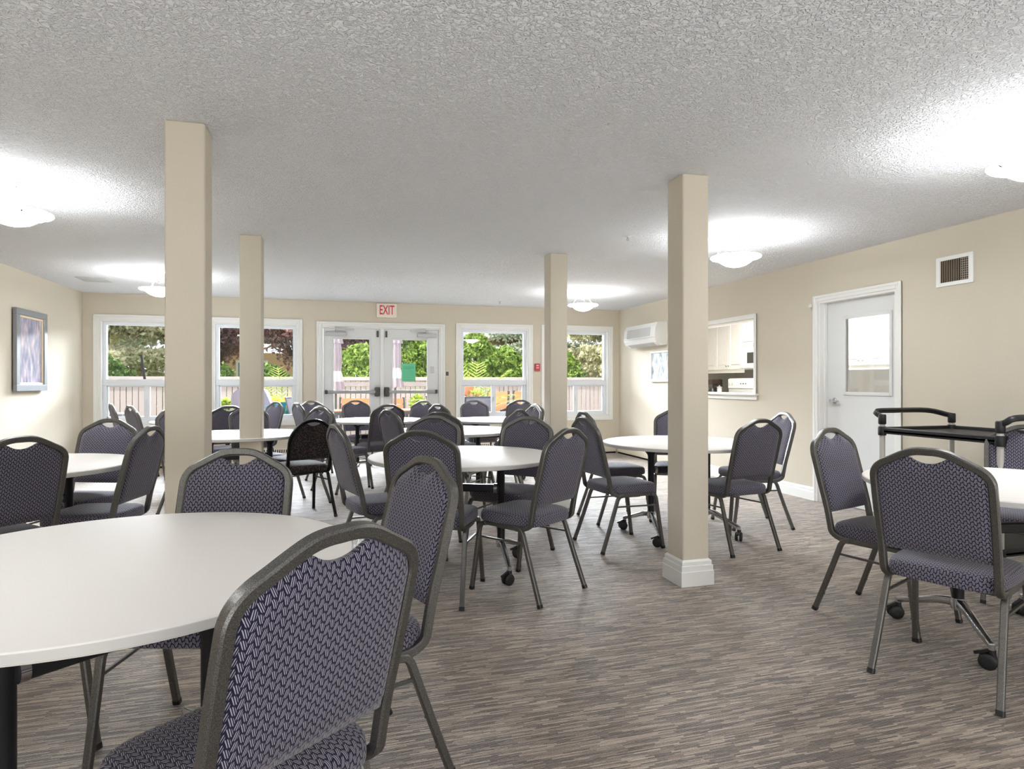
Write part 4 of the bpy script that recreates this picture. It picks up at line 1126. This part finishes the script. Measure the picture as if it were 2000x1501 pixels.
# wooden benches and chairs
WOODO = mat('orange_stained_wood', sr(200, 122, 76), .6, bump=(30, .15), var=(7, .1)); IRON = mat('dark_grey_iron', sr(70, 70, 74), .5, .4, var=(20, .08))
def wood_seat(x, y, rz, wdt, label, backs=4):
    name = 'wooden_bench' if wdt > .8 else 'wooden_chair'
    t = thing(name, label, 'bench' if wdt > .8 else 'chair', (x, y, -.04), rz, 'orange wooden patio seats'); w_ = wdt / 2
    for k in range(5): MB().box((-w_, -.26 + k * .105, .43), (w_, -.26 + k * .105 + .09, .455), .004).build('seat_slat', WOODO, t)
    for k in range(backs):
        z = .56 + k * .125; yy = .27 + k * .028
        MB().prism([(yy, z), (yy + .022, z), (yy + .047, z + .108), (yy + .025, z + .108)], 'x', -w_, w_).build('back_slat', WOODO, t)
    for s in (-1, 1):
        f = MB(); xx = s * (w_ + .012)
        f.tube([(xx, .26, .0), (xx, .285, .45), (xx, .42, .56 + backs * .125)], .05, .035); f.tube([(xx, -.25, 0), (xx, -.25, .66)], .05, .035); f.tube([(xx, -.28, .66), (xx, .35, .68)], .06, .03); f.tube([(xx, -.25, .41), (xx, .28, .41)], .04, .03)
        f.build('side_frame', IRON, t)
wood_seat(.58, 12.75, 0, .95, 'orange slatted wooden bench behind the left exit door glass', 3)
wood_seat(1.12, 12.55, 0, .42, 'orange slatted wooden chair behind the right exit door glass', 3)
wood_seat(3.17, 12.6, -.5, .42, 'orange slatted wooden chair in the middle of the third window')
wood_seat(3.95, 13.0, -.3, .42, 'orange slatted wooden chair at the right edge of the third window', 4)
def wood_table(x, y, wx, label):
    t = thing('wooden_table', label, 'table', (x, y, -.04), 0, 'orange wooden patio tables')
    n = int(wx / .1)
    for k in range(n): MB().box((-wx / 2 + k * wx / n + .004, -.25, .72), (-wx / 2 + (k + 1) * wx / n - .004, .25, .745), .004).build('top_slat', WOODO, t)
    MB().box((-wx / 2, -.23, .66), (wx / 2, -.20, .72)).build('apron', IRON, t); MB().box((-wx / 2, .20, .66), (wx / 2, .23, .72)).build('apron', IRON, t)
    for sx in (-1, 1):
        for sy in (-1, 1): MB().box((sx * (wx / 2 - .05) - .02, sy * .21 - .02, 0), (sx * (wx / 2 - .05) + .02, sy * .21 + .02, .66)).build('leg', IRON, t)
wood_table(.22, 11.75, .5, 'orange slatted patio table at the left of the left exit door glass')
wood_table(1.36, 11.75, .55, 'orange slatted patio table behind the right exit door glass')
# mesh sling chairs
SLING = mat('grey_sling_mesh', sr(104, 102, 108), .8, bump=(200, .2), var=(40, .08))
def sling_chair(x, y, rz, label):
    t = thing('patio_chair', label, 'chair', (x, y, -.04), rz, 'grey mesh patio chairs')
    MB().prism([(.20, .45), (.215, .45), (.335, .98), (.32, .98)], 'x', -.225, .225).build('back_sling', SLING, t)
    MB().box((-.225, -.24, .425), (.225, .22, .437), .004).build('seat_sling', SLING, t)
    for s in (-1, 1):
        f = MB(); xx = s * .24
        f.tube([(xx, .25, 0), (xx, .20, .44), (xx, .335, 1.0)], .028, .022); f.tube([(xx, -.25, 0), (xx, -.25, .64), (xx, .25, .66)], .028, .022); f.tube([(xx, -.25, .43), (xx, .21, .43)], .025, .02)
        f.build('side_frame', IRON, t)
    MB().tube([(-.24, .335, .99), (.24, .335, .99)], .026, .022).build('top_bar', IRON, t)
sling_chair(2.42, 11.0, PI, 'grey mesh patio chair outside the third window')
sling_chair(2.02, 11.5, 1.9, 'grey mesh patio chair side-on at the left edge of the third window')
sling_chair(-2.78, 11.5, -1.2, 'grey mesh patio chair leaning outside the leftmost window')
sling_chair(-.42, 10.9, 1.4, 'grey mesh patio chair outside the second window behind the teal seats')
# teal adirondack seats
TEAL = mat('teal_plastic', sr(30, 132, 138), .45, var=(5, .05))
def adirondack(x, y, rz, label):
    t = thing('adirondack_chair', label, 'chair', (x, y, -.04), rz, 'teal patio armchairs')
    for k in range(5):
        xx = -.22 + k * .11; zt = .92 - abs(k - 2) * .03
        MB().prism([(.18, .28), (.20, .28), (.40, zt), (.38, zt)], 'x', xx - .05, xx + .05).build('back_slat', TEAL, t)
        MB().box((-.26, -.32 + k * .1, .33 - k * .015), (.26, -.23 + k * .1, .35 - k * .015)).build('seat_slat', TEAL, t)
    for s in (-1, 1):
        MB().box((s * .34 - .06, -.36, .53), (s * .34 + .06, .30, .555), .006).build('armrest', TEAL, t)
        f = MB(); f.box((s * .30 - .015, -.32, 0), (s * .30 + .015, -.22, .53)); f.tube([(s * .285, -.30, .30), (s * .285, .42, .02)], .03, .10); f.build('side_leg', TEAL, t)
adirondack(-.98, 11.35, 3.5, 'teal plastic patio armchair under the flowers outside the second window')
adirondack(-.42, 11.9, 3.0, 'teal plastic patio armchair nearer the door outside the second window')
# planters
TERRA = mat('terracotta', sr(206, 126, 96), .8, bump=(30, .2), var=(6, .08)); YFL = leaf_mat('yellow_flowers', sr(214, 168, 50), sr(250, 220, 110)); LYG = leaf_mat('yellow_green_leaves', sr(118, 150, 44), sr(196, 206, 104)); PINK = leaf_mat('pink_flowers', sr(220, 120, 120), sr(240, 190, 180))
POTG = mat('dark_grey_pot', sr(82, 84, 88), .6, var=(6, .08))
def pot(x, y, r, h, pm, label, cat='planter', z=-.04, stand=0):
    t = thing('flower_pot', label, cat, (x, y, z)); MB().lathe([(r * .7, 0), (r * .95, h * .85), (r * 1.05, h * .86), (r * 1.05, h), (r * .9, h), (r * .86, h * .9), (.001, h * .88)], n=28).build('pot', pm, t, smooth=True, sharp=40)
    return t
def ball(t, c, r, n, size, lm, name, seed, sq=.7):
    rg = np.random.RandomState(seed); v = rg.normal(size=(n, 3)); v /= np.linalg.norm(v, axis=1)[:, None]
    leaf_mesh(name, np.array(c) + v * rg.uniform(.3, 1, (n, 1)) * np.array([r, r, r * sq]), size, lm, t, 0, 1.4, seed)
def fronds(t, z0, n, L, lm, seed, rise=.9):
    rg = random.Random(seed)
    for i in range(n):
        a = 2 * PI * i / n + rg.uniform(-.2, .2); el = rg.uniform(.5, 1.3); f = MB(); ca_, sa_ = math.cos(a), math.sin(a)
        prev = None; spine = []
        for k in range(9):
            s = k / 8 * L; r_ = s * math.cos(el) * 1.0; zz = z0 + s * math.sin(el) * rise - .35 * (s / L) ** 2 * L * (1.2 - el * .5)
            spine.append(Vector((r_ * ca_, r_ * sa_, zz)))
        f.tube([tuple(p) for p in spine], .012, .008)
        for k in range(1, 8):
            for sgn in (-1, 1):
                for q in (0, .5):
                    p = spine[k].lerp(spine[k + 1], q); Lb = .17 * (1 - abs(k - 4) / 7) * L * 1.4
                    side = Vector((-sa_, ca_, 0)) * sgn; dirv = (spine[k + 1] - spine[k]).normalized(); e = p + side * Lb * .8 + dirv * Lb * .7 - Vector((0, 0, .03))
                    b = len(f.v); wv = dirv * .012
                    f.v += [tuple(p - wv), tuple(p + wv), tuple(e)]; f.f.append((b, b + 1, b + 2))
        f.build('frond', lm, t)['kind'] = 'stuff'
t = pot(-.93, 11.95, .24, .55, TEAL, 'tub of yellow and orange flowers outside the second window', 'flower pot'); ball(t, (-.05, 0, .80), .36, 900, .05, YFL, 'flowers', 51, .6); ball(t, (-.05, 0, .74), .34, 800, .05, LYG, 'leaves', 52, .6)
t = pot(-1.78, 11.35, .16, .62, POTG, 'pot of yellow-green leaves outside the second window, left of the column', 'flower pot'); ball(t, (0, 0, .86), .16, 500, .06, LYG, 'leaves', 53, .7)
t = pot(-.95, 12.9, .18, .5, POTG, 'palm-like plant behind the yellow flowers', 'potted plant'); fronds(t, .5, 9, 1.5, LYG, 3, 1.0)
t = pot(2.72, 12.7, .22, .5, TERRA, 'palm-like plant with bright fronds in the third window', 'potted plant'); fronds(t, .5, 11, 1.55, LYG, 4, 1.05)
t = pot(2.44, 12.25, .20, 1.16, TERRA, 'tall terracotta planter at the lower left of the third window', 'flower pot')
t = pot(2.64, 11.95, .16, .66, POTG, 'pot of pink and green flowers beside the tall terracotta planter', 'flower pot'); ball(t, (0, 0, .86), .22, 500, .05, PINK, 'flowers', 54, .9); ball(t, (0, 0, .92), .2, 500, .05, LYG, 'leaves', 55, 1.0)
t = pot(1.62, 12.9, .13, .56, POTG, 'small leafy pot plant at the right of the right exit door glass', 'flower pot'); ball(t, (0, 0, .80), .17, 500, .05, LYG, 'leaves', 56, 1.3)
# covered barbecue, umbrella pole, grey side table
bq = thing('covered_barbecue', 'grey covered barbecue behind the second left column', 'barbecue', (-1.36, 11.5, -.04))
COVER = mat('grey_purple_cover', sr(112, 104, 114), .7, bump=(12, .4), var=(5, .08))
MB().prism([(-.36, .08), (.36, .08), (.33, .80), (.20, 1.12), (-.17, 1.18), (-.31, 1.05), (-.34, .80)], 'y', -.25, .25).build('cover', COVER, bq)
MB().box((-.3, -.2, 0), (.3, .2, .08)).build('frame', IRON, bq)
up = thing('pole', 'thin black pole leaning outside the leftmost window', 'pole', (-3.33, 12.45, -.04)); MB().tube([(.22, 0, 0), (0, 0, 1.73)], .035, .035).build('shaft', BLACKM, up); MB().lathe([(.2, 0), (.2, .05), (.03, .08)], (.22, 0, 0), 20).build('base', IRON, up)
gt = thing('patio_table', 'low grey patio table at the lower left of the leftmost window', 'table', (-3.55, 11.2, -.04)); MB().box((-.35, -.25, .70), (.35, .25, .76), .008).build('top', SLING, gt)
for sx in (-1, 1):
    for sy in (-1, 1): MB().box((sx * .31 - .015, sy * .21 - .015, 0), (sx * .31 + .015, sy * .21 + .015, .70)).build('leg', IRON, gt)
print('objects', len(bpy.data.objects), 'tris', sum(len(me.polygons) * 2 for me in bpy.data.meshes))
